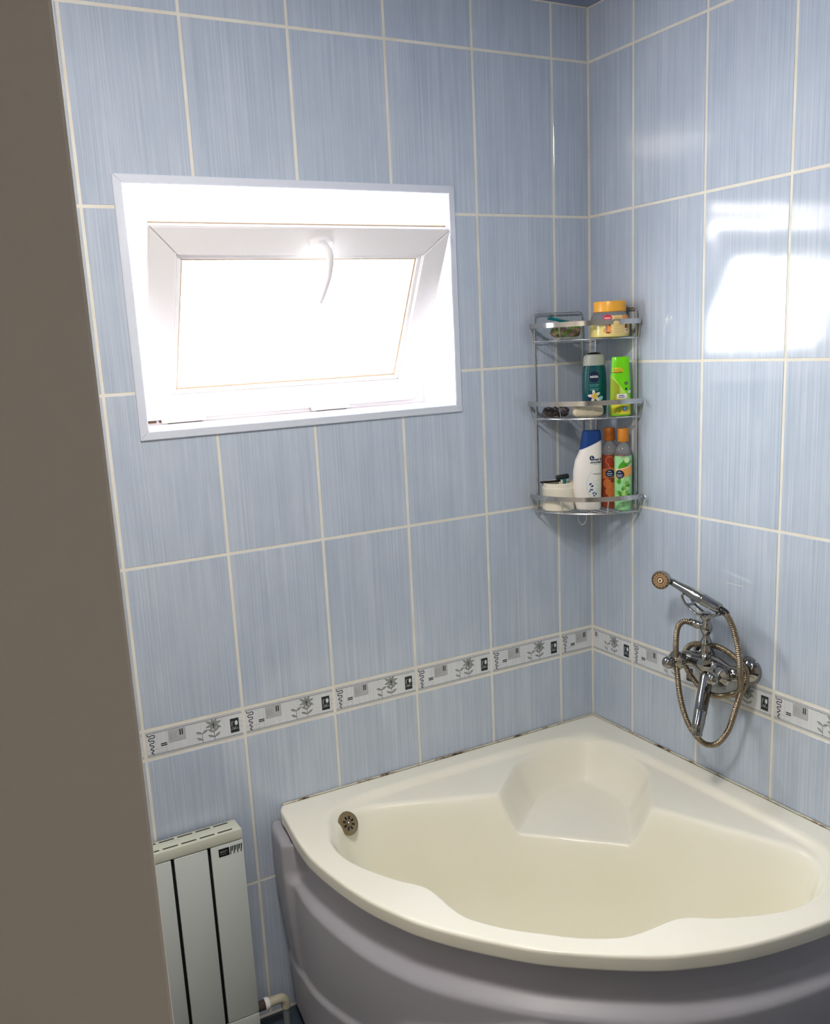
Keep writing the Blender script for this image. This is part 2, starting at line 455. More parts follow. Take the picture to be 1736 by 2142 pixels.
# ------------------------------------------------------------------ window
window = tag(empty('window_1', (-0.868, 0, 1.593)), 'small white hopper window tilted open into the room', kind='structure')
WB = Vector((-0.868, 0, 1.593))
def wloc(o): o.location = tuple(-WB); return o
def mitred_frame(bm, x0, z0, x1, z1, w, y0, y1, bev=0.0015):
    o = [(x0, z0), (x1, z0), (x1, z1), (x0, z1)]; n = [(x0+w, z0+w), (x1-w, z0+w), (x1-w, z1-w), (x0+w, z1-w)]
    for i in range(4):
        j = (i+1) % 4
        q = [o[i], o[j], n[j], n[i]]
        A = [bm.verts.new((p[0], y0, p[1])) for p in q]; B = [bm.verts.new((p[0], y1, p[1])) for p in q]
        fs = [bm.faces.new(A), bm.faces.new(B[::-1])]
        for k in range(4): fs.append(bm.faces.new((A[k], B[k], B[(k+1) % 4], A[(k+1) % 4])))
        bmesh.ops.bevel(bm, geom=list(set(e for f in fs for e in f.edges)), offset=bev, segments=2, affect='EDGES')
bm = bmesh.new(); mitred_frame(bm, WIN[0], WIN[1], WIN[2], WIN[3], 0.019, -0.006, 0.0035)
wloc(bm_obj('casing', bm, M_casing, window))
bm = bmesh.new()    # reveal lining
T = 0.004
box(bm, (OPN[0], 0.002, OPN[1]-T+0.004), (OPN[2], 0.238, OPN[1]+0.004)); box(bm, (OPN[0], 0.002, OPN[3]-T), (OPN[2], 0.238, OPN[3]))
box(bm, (OPN[0], 0.002, OPN[1]), (OPN[0]+T, 0.238, OPN[3])); box(bm, (OPN[2]-T, 0.002, OPN[1]), (OPN[2], 0.238, OPN[3]))
wloc(bm_obj('reveal_lining', bm, M_white, window))
bm = bmesh.new(); mitred_frame(bm, OPN[0]+T, OPN[1]+0.004, OPN[2]-T, OPN[3]-T, 0.030, 0.178, 0.236)
wloc(bm_obj('fixed_frame', bm, M_white, window))
# the sash, hinged at its foot; local: x across, z up the sash, -y the room side
SL, SH = 0.762, 0.485
sash_root = empty('sash', (0, 0.172, 0.013)); sash_root.parent = window
sash_root.rotation_euler = (math.atan2(0.222, 0.428), 0, 0)
bm = bmesh.new(); mitred_frame(bm, -SL/2, 0, SL/2, SH, 0.066, 0.0, 0.052, 0.003)
so = bm_obj('sash_frame', bm, M_white, sash_root)
bm = bmesh.new(); mitred_frame(bm, -SL/2+0.066, 0.066, SL/2-0.066, SH-0.066, 0.012, 0.008, 0.030, 0.002)
bm_obj('glazing_bead', bm, M_white, sash_root)
bm = bmesh.new(); mitred_frame(bm, -SL/2+0.077, 0.077, SL/2-0.077, SH-0.077, 0.005, 0.012, 0.020, 0.0005)
bm_obj('gasket', bm, M_bead, sash_root)
bm = bmesh.new(); box(bm, (-SL/2+0.074, 0.021, 0.074), (SL/2-0.074, 0.025, SH-0.074))
bm_obj('glass_pane', bm, M_glass, sash_root, smooth=None)
bm = bmesh.new(); box(bm, (-SL/2+0.004, 0.020, SH-0.001), (SL/2-0.004, 0.030, SH+0.002))
bm_obj('weather_seal', bm, M_bead, sash_root)
bm = bmesh.new()    # handle: rosette, neck and grip hanging down
superloft(bm, [(0, .030, .0145, 2.6), (.008, .030, .0145, 2.6), (.011, .027, .012, 2.6)], 28)
for v in bm.verts: v.co = Vector((v.co.x, -v.co.z, v.co.y))
hz0 = Vector((0.028, 0, SH-0.036))
bmesh.ops.translate(bm, verts=bm.verts[:], vec=hz0)
p = smooth_path([hz0+Vector(q) for q in ((0, -.005, 0), (0, -.030, 0), (.001, -.046, -.004), (.004, -.054, -.020), (.005, -.055, -.055), (.001, -.052, -.092), (-.004, -.046, -.128))], 5)
n_ = len(p); tube(bm, p, lambda i: 0.0105-0.0035*(i/(n_-1)), 14)
bm_obj('window_handle', bm, M_white, sash_root)
for hx in (-0.285, 0.115):
    bm = bmesh.new()
    box(bm, (hx-0.045, -0.009, -0.0045), (hx+0.045, 0.004, 0.010), 0.003)
    for k in (-0.047, 0.047): box(bm, (hx+k-0.009, -0.011, -0.0035), (hx+k+0.009, 0.002, 0.007), 0.003)
    box(bm, (hx-0.040, -0.0085, -0.0085), (hx+0.047, 0.002, -0.0044), 0, 1)
    bm_obj('hinge', bm, [M_white, M_slot], sash_root)

bm = bmesh.new()  # brown strip put in for the shade in the gap under the sash
for a_, b_x in ((-SL/2+0.001, -0.352), (-0.345, -0.335)): box(bm, (a_, 0.001, -0.0055), (b_x, 0.006, -0.0020))
bm_obj('bottom_gap_shade', bm, mat('gap_shade_brown', srgb(120, 92, 64), 0.7), sash_root, smooth=None)

# ------------------------------------------------------------------ corner bath
OUT_H = [(-1.045, -.004), (-1.058, -.03), (-1.064, -.079), (-1.076, -.17), (-1.082, -.251), (-1.080, -.312), (-1.073, -.372), (-1.061, -.445), (-1.043, -.518), (-1.020, -.581), (-.994, -.640), (-.955, -.703), (-.903, -.772), (-.842, -.842)]
OPN_H = [(-.132, -.132), (-.19, -.083), (-.30, -.064), (-.50, -.060), (-.70, -.058), (-.85, -.062), (-.92, -.082), (-.968, -.118), (-.998, -.178), (-1.018, -.240), (-1.023, -.311), (-1.010, -.372), (-.985, -.432), (-.957, -.485), (-.932, -.520), (-.919, -.550), (-.916, -.600), (-.914, -.640), (-.902, -.688), (-.860, -.753), (-.808, -.808)]
BAS_H = [(-.370, -.370), (-.43, -.312), (-.485, -.262), (-.545, -.228), (-.62, -.195), (-.75, -.138), (-.84, -.104), (-.895, -.104), (-.945, -.130), (-.990, -.190), (-1.018, -.240), (-1.023, -.311), (-1.010, -.372), (-.985, -.432), (-.957, -.485), (-.932, -.520), (-.919, -.550), (-.916, -.600), (-.914, -.640), (-.902, -.688), (-.860, -.753), (-.808, -.808)]
SEA_H = [(-.112, -.112), (-.18, -.078), (-.29, -.070), (-.38, -.092), (-.445, -.140), (-.52, -.205), (-.60, -.280), (-.63, -.42), (-.56, -.56)]
def mirror_loop(half): return np.array(half+[(b, a) for a, b in half[::-1][1:-1 if half[0][0] == half[0][1] else None]])
def dense(P, n=6):
    P = [Vector((*p, 0)) for p in P]; out = []; L = len(P)
    for i in range(L):
        p0, p1, p2, p3 = P[i-1], P[i], P[(i+1) % L], P[(i+2) % L]
        for k in range(n):
            t = k/n
            q = 0.5*((2*p1)+(-p0+p2)*t+(2*p0-5*p1+4*p2-p3)*t*t+(-p0+3*p1-3*p2+p3)*t**3)
            out.append((q.x, q.y))
    return np.array(out)
def sdist(pts, poly):
    """signed distance, positive inside"""
    a = poly; b = np.roll(poly, -1, 0); d = np.full(len(pts), 9.0); ins = np.zeros(len(pts), bool)
    for (ax, ay), (bx, by) in zip(a, b):
        ex, ey = bx-ax, by-ay; wx, wy = pts[:, 0]-ax, pts[:, 1]-ay
        t = np.clip((wx*ex+wy*ey)/(ex*ex+ey*ey+1e-12), 0, 1)
        d = np.minimum(d, np.hypot(wx-t*ex, wy-t*ey))
        c = ((ay > pts[:, 1]) != (by > pts[:, 1]))
        with np.errstate(divide='ignore', invalid='ignore'):
            xx = ax+(pts[:, 1]-ay)*ex/(ey if abs(ey) > 1e-12 else 1e-12)
        ins ^= c & (pts[:, 0] < xx)
    return np.where(ins, d, -d)
O_POLY = dense(mirror_loop(OPN_H)); B_POLY = dense(mirror_loop(BAS_H)); S_POLY = dense(mirror_loop(SEA_H))
RIM = 0.600
def sst(t): t = np.clip(t, 0, 1); return t*t*(3-2*t)
def smin(a, b, k): 
    h = np.clip(0.5+0.5*(b-a)/k, 0, 1); return b*(1-h)+a*h-k*h*(1-h)
def bath_z(pts):
    dO, dB, dS = sdist(pts, O_POLY), sdist(pts, B_POLY), sdist(pts, S_POLY)
    zs = RIM-0.024*sst(dO/0.030)
    ze = RIM-0.125*sst((dS-0.005)/0.085)
    u = np.clip(dB/0.17, 0, 1)
    zb = RIM-0.43*(0.6*sst(u)+0.4*(1-(1-sst(np.clip(dB/0.09, 0, 1)))))*1.0
    return smin(smin(zs, ze, 0.012)+0.003, zb, 0.030)+0.0075

bath = tag(empty('corner_bathtub', (-0.55, -0.55, 0)), 'cream acrylic corner bathtub with a moulded seat and curved front panel darkened to look shaded', 'bathtub')
BO = Vector((-0.55, -0.55, 0))
def bloc(o): o.location = tuple(-BO); return o
OUTL = OUT_H+[(b, a) for a, b in OUT_H[::-1][1:]]      # from the window wall round to the right wall
def dense_open(P, n=6):
    out = smooth_path([Vector((*p, 0)) for p in P], n); return [(q.x, q.y) for q in out]
outl = dense_open(OUTL, 8)
full_out = np.array([(-.004, -.004)]+outl)
def ray_r(c, ang, poly):
    d = np.array([math.cos(ang), math.sin(ang)]); best = 9
    a = poly; b = np.roll(poly, -1, 0)
    for p, q in zip(a, b):
        e = q-p; den = d[0]*e[1]-d[1]*e[0]
        if abs(den) < 1e-12: continue
        w = p-c; t = (w[0]*e[1]-w[1]*e[0])/den; s = (w[0]*d[1]-w[1]*d[0])/den
        if t > 0 and -1e-9 <= s <= 1+1e-9: best = min(best, t)
    return best
NA = 420
ctr = np.array([-0.56, -0.56])
angs = [2*PI*k/NA for k in range(NA)]
ca = math.atan2(-.004-ctr[1], -.004-ctr[0])     # exact ray into the corner
angs[min(range(NA), key=lambda i: abs(angs[i]-ca))] = ca
rings_t = []
verts = []
fr_in = [0.0]+[1-(1-i/110)**1.25 for i in range(1, 111)]
NR = None
for a in angs:
    Ro = ray_r(ctr, a, full_out); Ri = min(ray_r(ctr, a, O_POLY), Ro-0.004)
    rr = [Ri*f for f in fr_in[1:]]+[Ri+(Ro-0.006-Ri)*f for f in (0.12, 0.3, 0.5, 0.7, 0.88, 1.0)]
    NR = len(rr)
    for r in rr: verts.append((ctr[0]+r*math.cos(a), ctr[1]+r*math.sin(a)))
    verts_lip = None
pts = np.array(verts); zz = bath_z(pts)
V = [(x, y, z) for (x, y), z in zip(verts, zz)]
# rounded lip, down to z 0.565 and back under
lip = []
for ai, a in enumerate(angs):
    Ro = ray_r(ctr, a, full_out); lr = []
    for dr, z in ((-0.0045, RIM-0.0004), (-0.002, RIM-0.0018), (-0.0004, RIM-0.0045), (0, RIM-0.0070), (0, RIM-0.0085), (0, 0.570), (-0.0008, 0.5665), (-0.003, 0.565), (-0.012, 0.565), (-0.030, 0.575)):
        lr.append((ctr[0]+(Ro+dr)*math.cos(a), ctr[1]+(Ro+dr)*math.sin(a), z))
    lip.append(lr)
NL = 10; ST = NR+NL
allv = []
for i in range(NA): allv += V[i*NR:(i+1)*NR]+lip[i]
cz_ = float(bath_z(np.array([ctr]))[0]); allv.append((ctr[0], ctr[1], cz_)); CI = len(allv)-1
faces = []
for i in range(NA):
    j = (i+1) % NA
    faces.append((CI, i*ST, j*ST))
    for k in range(ST-1): faces.append((i*ST+k, i*ST+k+1, j*ST+k+1, j*ST+k))
me = bpy.data.meshes.new('tub_shell'); me.from_pydata(allv, [], faces); me.update()
bloc(link('tub_shell', me, M_tub, bath, smooth=60))

# front panel
segs = [Vector(p) for p in outl]
cum = [0.0]
for p, q in zip(segs[:-1], segs[1:]): cum.append(cum[-1]+(q-p).length)
LT = cum[-1]
def arc_pt(s):
    s = min(max(s, 0), LT)
    for i in range(len(cum)-1):
        if s <= cum[i+1]+1e-9:
            t = (s-cum[i])/(cum[i+1]-cum[i]+1e-12); p = segs[i].lerp(segs[i+1], t)
            break
    a = segs[max(i-3, 0)]; b = segs[min(i+4, len(segs)-1)]; d = (b-a).normalized()
    return p, Vector((-d.y, d.x)) if False else Vector((d.y, -d.x))
def s1(t): t = max(0, min(1, t)); return t*t*(3-2*t)
def panel_off(s, z):
    e = min(s, LT-s); pil = 1-s1((e-0.125)/0.035)
    rec = 1-s1((0.488-z)/0.034)                    # 1 in the recess under the lip
    base = 0.008-0.038*rec
    base -= 0.016*s1((0.42-z)/0.40)
    zc = 0.185+0.17*min(e, 0.62)                   # long thin crease
    base += 0.010*s1((zc-z)/0.014)*(1-s1((e-0.55)/0.08))
    ze = 0.335+0.32*(e-0.55)                       # swelling nearer the middle
    base += 0.012*s1((e-0.58)/0.06)*s1((ze-z)/0.030)
    w_p = pil*s1((z-0.06)/0.44); base = base*(1-w_p)+0.027*w_p
    return base
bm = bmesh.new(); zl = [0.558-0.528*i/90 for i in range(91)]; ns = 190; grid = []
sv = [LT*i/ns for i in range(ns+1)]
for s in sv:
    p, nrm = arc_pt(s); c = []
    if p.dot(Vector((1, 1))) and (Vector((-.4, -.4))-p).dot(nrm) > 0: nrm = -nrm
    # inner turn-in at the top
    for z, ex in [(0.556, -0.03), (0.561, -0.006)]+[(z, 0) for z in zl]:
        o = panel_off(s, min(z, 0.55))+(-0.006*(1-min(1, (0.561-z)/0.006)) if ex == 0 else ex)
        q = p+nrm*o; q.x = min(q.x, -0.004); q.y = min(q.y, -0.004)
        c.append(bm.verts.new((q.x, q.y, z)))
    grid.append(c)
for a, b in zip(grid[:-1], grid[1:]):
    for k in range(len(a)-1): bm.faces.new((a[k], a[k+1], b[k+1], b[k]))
bloc(bm_obj('front_panel', bm, M_panel_shade, bath, smooth=50))
# overflow plate on the left wall of the basin
OV = (-0.922, -0.139)
def normal_at(x, y):
    e = 0.022; z = bath_z(np.array([(x-e, y), (x+e, y), (x, y-e), (x, y+e)]))
    return Vector((-(z[1]-z[0])/(2*e), -(z[3]-z[2])/(2*e), 1)).normalized()
on = Vector((0.30, -0.80, 0.52)).normalized(); oz = float(bath_z(np.array([OV]))[0])
bm = bmesh.new()
lathe(bm, [(0.024, -0.012), (0.0305, 0.000), (0.0310, 0.002), (0.029, 0.0055), (0.025, 0.006), (0.022, 0.0045), (0.0, 0.004)], (0, 0, 0), (0, 0, 1), 36)
for k in range(8):
    a = k*PI/4+0.2; d = Vector((math.cos(a), math.sin(a), 0)); t = Vector((-d.y, d.x, 0))
    q = [d*0.009-t*.0022, d*0.018-t*.0030, d*0.018+t*.0030, d*0.009+t*.0022]
    bm.faces.new([bm.verts.new(v+Vector((0, 0, 0.0049))) for v in q]).material_index = 1
lathe(bm, [(0.004, 0.004), (0.004, 0.0075), (0.002, 0.009), (0, 0.009)], (0, 0, 0), (0, 0, 1), 14, mi=2)
ov = bm_obj('overflow_plate', bm, [M_bronze, M_black, M_chrome], bath)
ov['label'] = 'tarnished round overflow grille'
ov.rotation_euler = on.to_track_quat('Z', 'Y').to_euler(); ov.location = Vector((OV[0], OV[1], oz))-BO+on*0.0045
# mouldy sealant joint along both walls
M_seal = bpy.data.materials.new('sealant'); M_seal.use_nodes = True
nt = M_seal.node_tree; b_ = nt.nodes['Principled BSDF']; tc = nt.nodes.new('ShaderNodeTexCoord')
n_1 = nt.nodes.new('ShaderNodeTexNoise'); n_1.inputs['Scale'].default_value = 9; n_1.inputs['Detail'].default_value = 8; n_1.inputs['Roughness'].default_value = 0.75
cr = nt.nodes.new('ShaderNodeValToRGB'); el = cr.color_ramp.elements
el[0].position = 0.38; el[0].color = srgb(28, 24, 18); el[1].position = 0.48; el[1].color = srgb(205, 200, 180)
e = el.new(0.42); e.color = srgb(140, 112, 76)
nt.links.new(tc.outputs['Object'], n_1.inputs['Vector']); nt.links.new(n_1.outputs['Fac'], cr.inputs['Fac']); nt.links.new(cr.outputs['Color'], b_.inputs['Base Color'])
b_.inputs['Roughness'].default_value = 0.7
bm = bmesh.new()
tube(bm, [(-1.04+i*0.02, -0.0035, RIM+0.0003+0.0004*math.sin(i*1.7)) for i in range(52)]+[(-0.003, -0.0035, RIM)], 0.0026, 6)
tube(bm, [(-0.0035, -0.003-i*0.02, RIM+0.0003+0.0004*math.sin(i*1.3)) for i in range(53)], 0.0026, 6)
bloc(bm_obj('sealant', bm, M_seal, bath))

# ------------------------------------------------------------------ radiator
rad = tag(empty('radiator', (-1.52, -0.04, 0.05)), 'pale grey panel radiator with a slotted top, low under the window', 'radiator')
RO = Vector((-1.52, -0.04, 0.05))
def rloc(o): o.location = tuple(-RO); return o
RX0, RX1, RY0, RY1, RZ0, RZ1 = -1.866, -1.176, -0.070, -0.012, 0.030, 0.604
bm = bmesh.new(); box(bm, (RX0+0.004, RY0+0.014, RZ0+0.01), (RX1-0.004, RY1-0.004, RZ1-0.012), 0.002)
rloc(bm_obj('core', bm, M_dark, rad))
bm = bmesh.new()
box(bm, (RX0, RY0, RZ1-0.026), (RX1, RY0+0.004, RZ1), 0.0015); box(bm, (RX0, RY0+0.002, RZ1-0.006), (RX1, RY1, RZ1), 0.0015)
for k in range(15):
    x1 = RX1-0.021-0.0455*k
    if x1-0.037 < RX0: break
    for yy in (RY0+0.0125, RY1-0.009):
        box(bm, (x1-0.037, yy-0.0028, RZ1-0.0004), (x1, yy+0.0028, RZ1+0.0003), 0, 1)
rloc(bm_obj('top_grille', bm, [M_radtop, M_slot], rad))
w_ = 0.0825; pitch = 0.0905; x1 = RX1
for k in range(8):
    a, b = max(RX0, x1-w_), x1
    if b-a < 0.02: break
    bm = bmesh.new(); box(bm, (a, RY0, 0.080), (b, RY0+0.009, RZ1-0.0285), 0.002)
    rloc(bm_obj('slat', bm, M_rad, rad)); x1 -= pitch
bm = bmesh.new(); box(bm, (RX0, RY0, RZ0), (RX1, RY0+0.006, 0.0775), 0.0015)
rloc(bm_obj('bottom_rail', bm, M_rad, rad))
for a_, b_x in ((RX1-0.004, RX1-0.0005), (RX0+0.0005, RX0+0.004)):
    bm = bmesh.new(); box(bm, (a_, RY0+0.010, RZ0), (b_x, RY1, RZ1-0.007), 0.001)
    rloc(bm_obj('side_plate', bm, M_rad, rad))

def text_mesh(txt, size, bold=0.0):
    cu = bpy.data.curves.new('t', 'FONT'); cu.body = txt; cu.size = size; cu.offset = bold; cu.align_x = 'CENTER'; cu.align_y = 'CENTER'; cu.resolution_u = 3
    o = bpy.data.objects.new('t', cu); COL.objects.link(o)
    dg = bpy.context.evaluated_depsgraph_get(); ev = o.evaluated_get(dg); me = ev.to_mesh()
    vs = [v.co.copy() for v in me.vertices]; fs = [tuple(p.vertices) for p in me.polygons]
    ev.to_mesh_clear(); bpy.data.objects.remove(o); bpy.data.curves.remove(cu)
    return vs, fs

class Decal:
    """flat print wrapped on a surface by fn(u, v, level) -> Vector"""
    def __init__(self, fn): self.fn = fn; self.bm = bmesh.new(); self.mats = []; self.lv = 1
    def mi(self, m):
        if m not in self.mats: self.mats.append(m)
        return self.mats.index(m)
    def grid(self, P, m, nu=8, nv=4, lv=None):
        """P: four corners, counter-clockwise from lower left"""
        lv = lv or self.lv; k = self.mi(m); a, b, c, d = [Vector((p[0], p[1])) for p in P]; g = []
        for i in range(nu+1):
            t = i/nu; lo = a.lerp(b, t); hi = d.lerp(c, t)
            g.append([self.bm.verts.new(self.fn(*(lo.lerp(hi, j/nv)), lv)) for j in range(nv+1)])
        for i in range(nu):
            for j in range(nv): self.bm.faces.new((g[i][j], g[i+1][j], g[i+1][j+1], g[i][j+1])).material_index = k
    def rect(self, u0, v0, u1, v1, m, lv=None, nu=8, nv=4): self.grid([(u0, v0), (u1, v0), (u1, v1), (u0, v1)], m, nu, nv, lv)
    def ell(self, cu, cv, ru, rv, m, lv=None, seg=24, rot=0, nr=3):
        lv = lv or self.lv; k = self.mi(m); c = self.bm.verts.new(self.fn(cu, cv, lv)); prev = None
        for r in range(1, nr+1):
            ring = []
            for i in range(seg):
                a = 2*PI*i/seg; x = ru*math.cos(a)*r/nr; y = rv*math.sin(a)*r/nr
                ring.append(self.bm.verts.new(self.fn(cu+x*math.cos(rot)-y*math.sin(rot), cv+x*math.sin(rot)+y*math.cos(rot), lv)))
            for i in range(seg):
                j = (i+1) % seg
                f = self.bm.faces.new((c, ring[i], ring[j])) if prev is None else self.bm.faces.new((prev[i], ring[i], ring[j], prev[j]))
                f.material_index = k
            prev = ring
    def line(self, pts, w, m, lv=None):
        for (ax, ay), (bx, by) in zip(pts[:-1], pts[1:]):
            d = Vector((bx-ax, by-ay))
            if d.length < 1e-7: continue
            d.normalize(); n = Vector((-d.y, d.x))*w/2
            self.grid([(ax-n.x, ay-n.y), (bx-n.x, by-n.y), (bx+n.x, by+n.y), (ax+n.x, ay+n.y)], m, max(1, int(math.hypot(bx-ax, by-ay)/0.004)), 1, lv)
    def text(self, txt, cu, cv, size, m, lv=None, bold=0.0, rot=0, shear=0):
        lv = lv or self.lv; k = self.mi(m); vs, fs = text_mesh(txt, size, bold)
        c, s = math.cos(rot), math.sin(rot)
        V = [self.bm.verts.new(self.fn(cu+(v.x+shear*v.y)*c-v.y*s, cv+(v.x+shear*v.y)*s+v.y*c, lv)) for v in vs]
        for f in fs:
            try: self.bm.faces.new([V[i] for i in f]).material_index = k
            except Exception: pass
    def build(self, name, parent):
        me = bpy.data.meshes.new(name); self.bm.to_mesh(me); self.bm.free()
        return link(name, me, self.mats, parent, smooth=0)
M_ltext = mat('label_pale_text', srgb(215, 210, 205), 0.5)
d = Decal(lambda u, v, l: Vector((u, RY0-0.0003-0.0002*l, v)))
d.rect(-1.240, 0.545, -1.213, 0.5665, M_black, 1); d.line([(-1.2365, .5555), (-1.235, .5605), (-1.2335, .5560), (-1.2320, .5605), (-1.2305, .5560), (-1.2290, .5560), (-1.2280, .5605), (-1.2265, .5605), (-1.2255, .5560), (-1.2235, .5560), (-1.2225, .5605), (-1.2205, .5605), (-1.2190, .5560)], .0006, M_ltext, 2)
d.line([(-1.2360+.0011*i, .5505+(.0016 if i % 2 else 0)) for i in range(15)], .0004, M_ltext, 2)
for i in range(7):
    x = -1.2115+i*0.0045; h = 0.0215 if i % 2 == 0 else 0.012
    d.grid([(x, 0.545+(0 if i % 2 == 0 else .008)), (x+0.0023, 0.545+(0 if i % 2 == 0 else .008)), (x+0.0052, 0.5665), (x+0.0022, 0.5665)], M_black, 1, 1, 1)
bd = d.build('badge', rad); rloc(bd); bd['label'] = 'small black striped badge'

pipe = tag(empty('radiator_pipe', (-1.098, -0.055, 0)), 'off-white plastic elbow pipe between the radiator foot and the bath', 'pipe')
PO = Vector((-1.098, -0.055, 0))
def ploc(o): o.location = tuple(-PO); return o
bm = bmesh.new(); tube(bm, smooth_path([(-1.150, -0.055, 0.083), (-1.118, -0.055, 0.083), (-1.105, -0.055, 0.080), (-1.099, -0.055, 0.068), (-1.098, -0.055, 0.052)], 6), 0.0125, 18)
ploc(bm_obj('elbow', bm, M_pipe, pipe))
bm = bmesh.new(); lathe(bm, [(0.0155, 0), (0.0165, 0.002), (0.0165, 0.010), (0.0155, 0.012)], (-1.156, -0.055, 0.083), (1, 0, 0), 20)
ploc(bm_obj('collar', bm, M_white, pipe))
bm = bmesh.new(); lathe(bm, [(0.013, 0), (0.013, 0.019)], (-1.175, -0.055, 0.083), (1, 0, 0), 20)
ploc(bm_obj('valve_stub', bm, M_slot, pipe))
bm = bmesh.new(); tube(bm, [(-1.098, -0.055, 0.0), (-1.098, -0.055, 0.056)], 0.0098, 18)
ploc(bm_obj('riser', bm, M_pipe2, pipe))

# ------------------------------------------------------------------ bath mixer tap on the right wall
TZ = 0.922
tap = tag(empty('bath_mixer_tap', (0, -0.532, TZ)), 'chrome two-handle bath mixer tap with a down-pointing spout on the right wall', 'tap')
TO = Vector((0, -0.532, TZ))
def tloc(o): o.location = tuple(-TO); return o
for y in (-0.607, -0.457):
    bm = bmesh.new()
    lathe(bm, [(0.034, 0.001), (0.0345, 0.004), (0.0325, 0.011), (0.027, 0.018), (0.018, 0.023), (0.015, 0.026), (0.013, 0.040)], (0, y, TZ), (-1, 0, 0), 32)
    tloc(bm_obj('escutcheon', bm, M_chrome, tap))
bm = bmesh.new()
lathe(bm, [(0.009, -0.098), (0.016, -0.095), (0.019, -0.086), (0.020, -0.070), (0.0185, -0.060), (0.0195, -0.050), (0.0235, -0.036), (0.0275, -0.020), (0.0290, 0), (0.0275, 0.020), (0.0235, 0.036),
           (0.0195, 0.050), (0.0185, 0.060), (0.020, 0.070), (0.019, 0.086), (0.016, 0.095), (0.009, 0.098)], (-0.055, -0.532, TZ), (0, 1, 0), 32)
tloc(bm_obj('body', bm, M_chrome, tap))
for y in (-0.598, -0.448):
    bm = bmesh.new()
    lathe(bm, [(0.016, 0.0), (0.017, 0.008), (0.021, 0.018), (0.025, 0.026), (0.0265, 0.031), (0.024, 0.036), (0.016, 0.040), (0.0085, 0.045), (0.008, 0.048)], (-0.062, y, TZ), (-1, 0, 0), 32)
    hb = tloc(bm_obj('handle', bm, M_chrome, tap))
    bm = bmesh.new(); lathe(bm, [(0.008, -0.014), (0.0125, -0.0115), (0.0158, -0.006), (0.0165, 0), (0.0155, 0.0065), (0.0115, 0.012), (0.006, 0.0152), (0, 0.0163)], (-0.122, y, TZ), (-1, 0, 0), 28)
    k_ = bm_obj('knob', bm, M_chrome, hb)
# riser
bm = bmesh.new()
lathe(bm, [(0.013, 0.02), (0.0135, 0.034), (0.0115, 0.037), (0.014, 0.041), (0.014, 0.050), (0.010, 0.056), (0.0095, 0.062), (0.0142, 0.066), (0.0150, 0.070), (0.012, 0.076), (0.0085, 0.083), (0.0085, 0.089), (0.0128, 0.095),
           (0.0150, 0.103), (0.0150, 0.110), (0.0125, 0.117), (0.0095, 0.122), (0.0092, 0.141), (0.011, 0.146)], (-0.077, -0.532, TZ), (0, 0, 1), 26)
lathe(bm, [(0.0195, 0.0), (0.0215, 0.004), (0.0215, 0.012), (0.013, 0.024)], (-0.077, -0.532, TZ+0.004), (0, 0, 1), 6)
tloc(bm_obj('riser', bm, M_chrome, tap))
bm = bmesh.new(); lathe(bm, [(0.008, 0.0), (0.0085, 0.010), (0.0105, 0.013), (0.0105, 0.028), (0.0085, 0.031), (0.0095, 0.034), (0.0095, 0.040)], (-0.080, -0.524, TZ+0.108), (-0.15, 1, 0.12), 18)
tloc(bm_obj('hose_connector', bm, M_chrome, tap))
bm = bmesh.new()     # cradle: a forked boat-shaped rest for the handset
for sx in (-0.013, 0.013):
    pth = [(-0.080+sx*0.6, -0.532, TZ+0.140), (-0.080+sx, -0.548, TZ+0.141), (-0.080+sx, -0.566, TZ+0.146), (-0.080+sx, -0.580, TZ+0.158)]
    tube(bm, smooth_path(pth, 6), 0.0028, 8)
    pth = [(-0.080+sx*0.6, -0.532, TZ+0.140), (-0.080+sx, -0.515, TZ+0.141), (-0.080+sx, -0.492, TZ+0.150), (-0.080+sx, -0.472, TZ+0.163), (-0.080+sx, -0.464, TZ+0.176), (-0.080+sx, -0.470, TZ+0.184)]
    tube(bm, smooth_path(pth, 6), 0.0030, 8)
tube(bm, [(-0.093, -0.482, TZ+0.157), (-0.067, -0.482, TZ+0.157)], 0.004, 8)
tube(bm, [(-0.093, -0.568, TZ+0.148), (-0.067, -0.568, TZ+0.148)], 0.003, 8)
lathe(bm, [(0.010, 0.128), (0.014, 0.136), (0.014, 0.141), (0.008, 0.145)], (-0.080, -0.532, TZ), (0, 0, 1), 20)
tloc(bm_obj('cradle', bm, M_chrome, tap))
# spout
s0 = Vector((-0.074, -0.535, TZ-0.018)); s1v = Vector((-0.160, -0.588, 0.797)); dv = (s1v-s0)
bm = bmesh.new(); Ls = dv.length
lathe(bm, [(0.015, 0.0), (0.0175, 0.010), (0.0165, 0.02), (0.0165, 0.06), (0.0158, Ls*0.68), (0.0166, Ls*0.69), (0.0166, Ls*0.71), (0.0155, Ls*0.72), (0.0148, Ls*0.93), (0.0140, Ls)], s0, dv, 28)
sp = tloc(bm_obj('spout', bm, M_chrome, tap))
bm = bmesh.new(); lathe(bm, [(0.0130, -0.014), (0.0148, -0.010), (0.0150, -0.004), (0.0142, 0.000), (0.0130, 0.006), (0.0130, 0.016), (0.0105, 0.018), (0.009, 0.0165), (0, 0.0165)], s1v, (dv.normalized()+Vector((0.25, 0.15, -0.9))).normalized(), 24)
bm_obj('aerator', bm, M_chrome, sp)

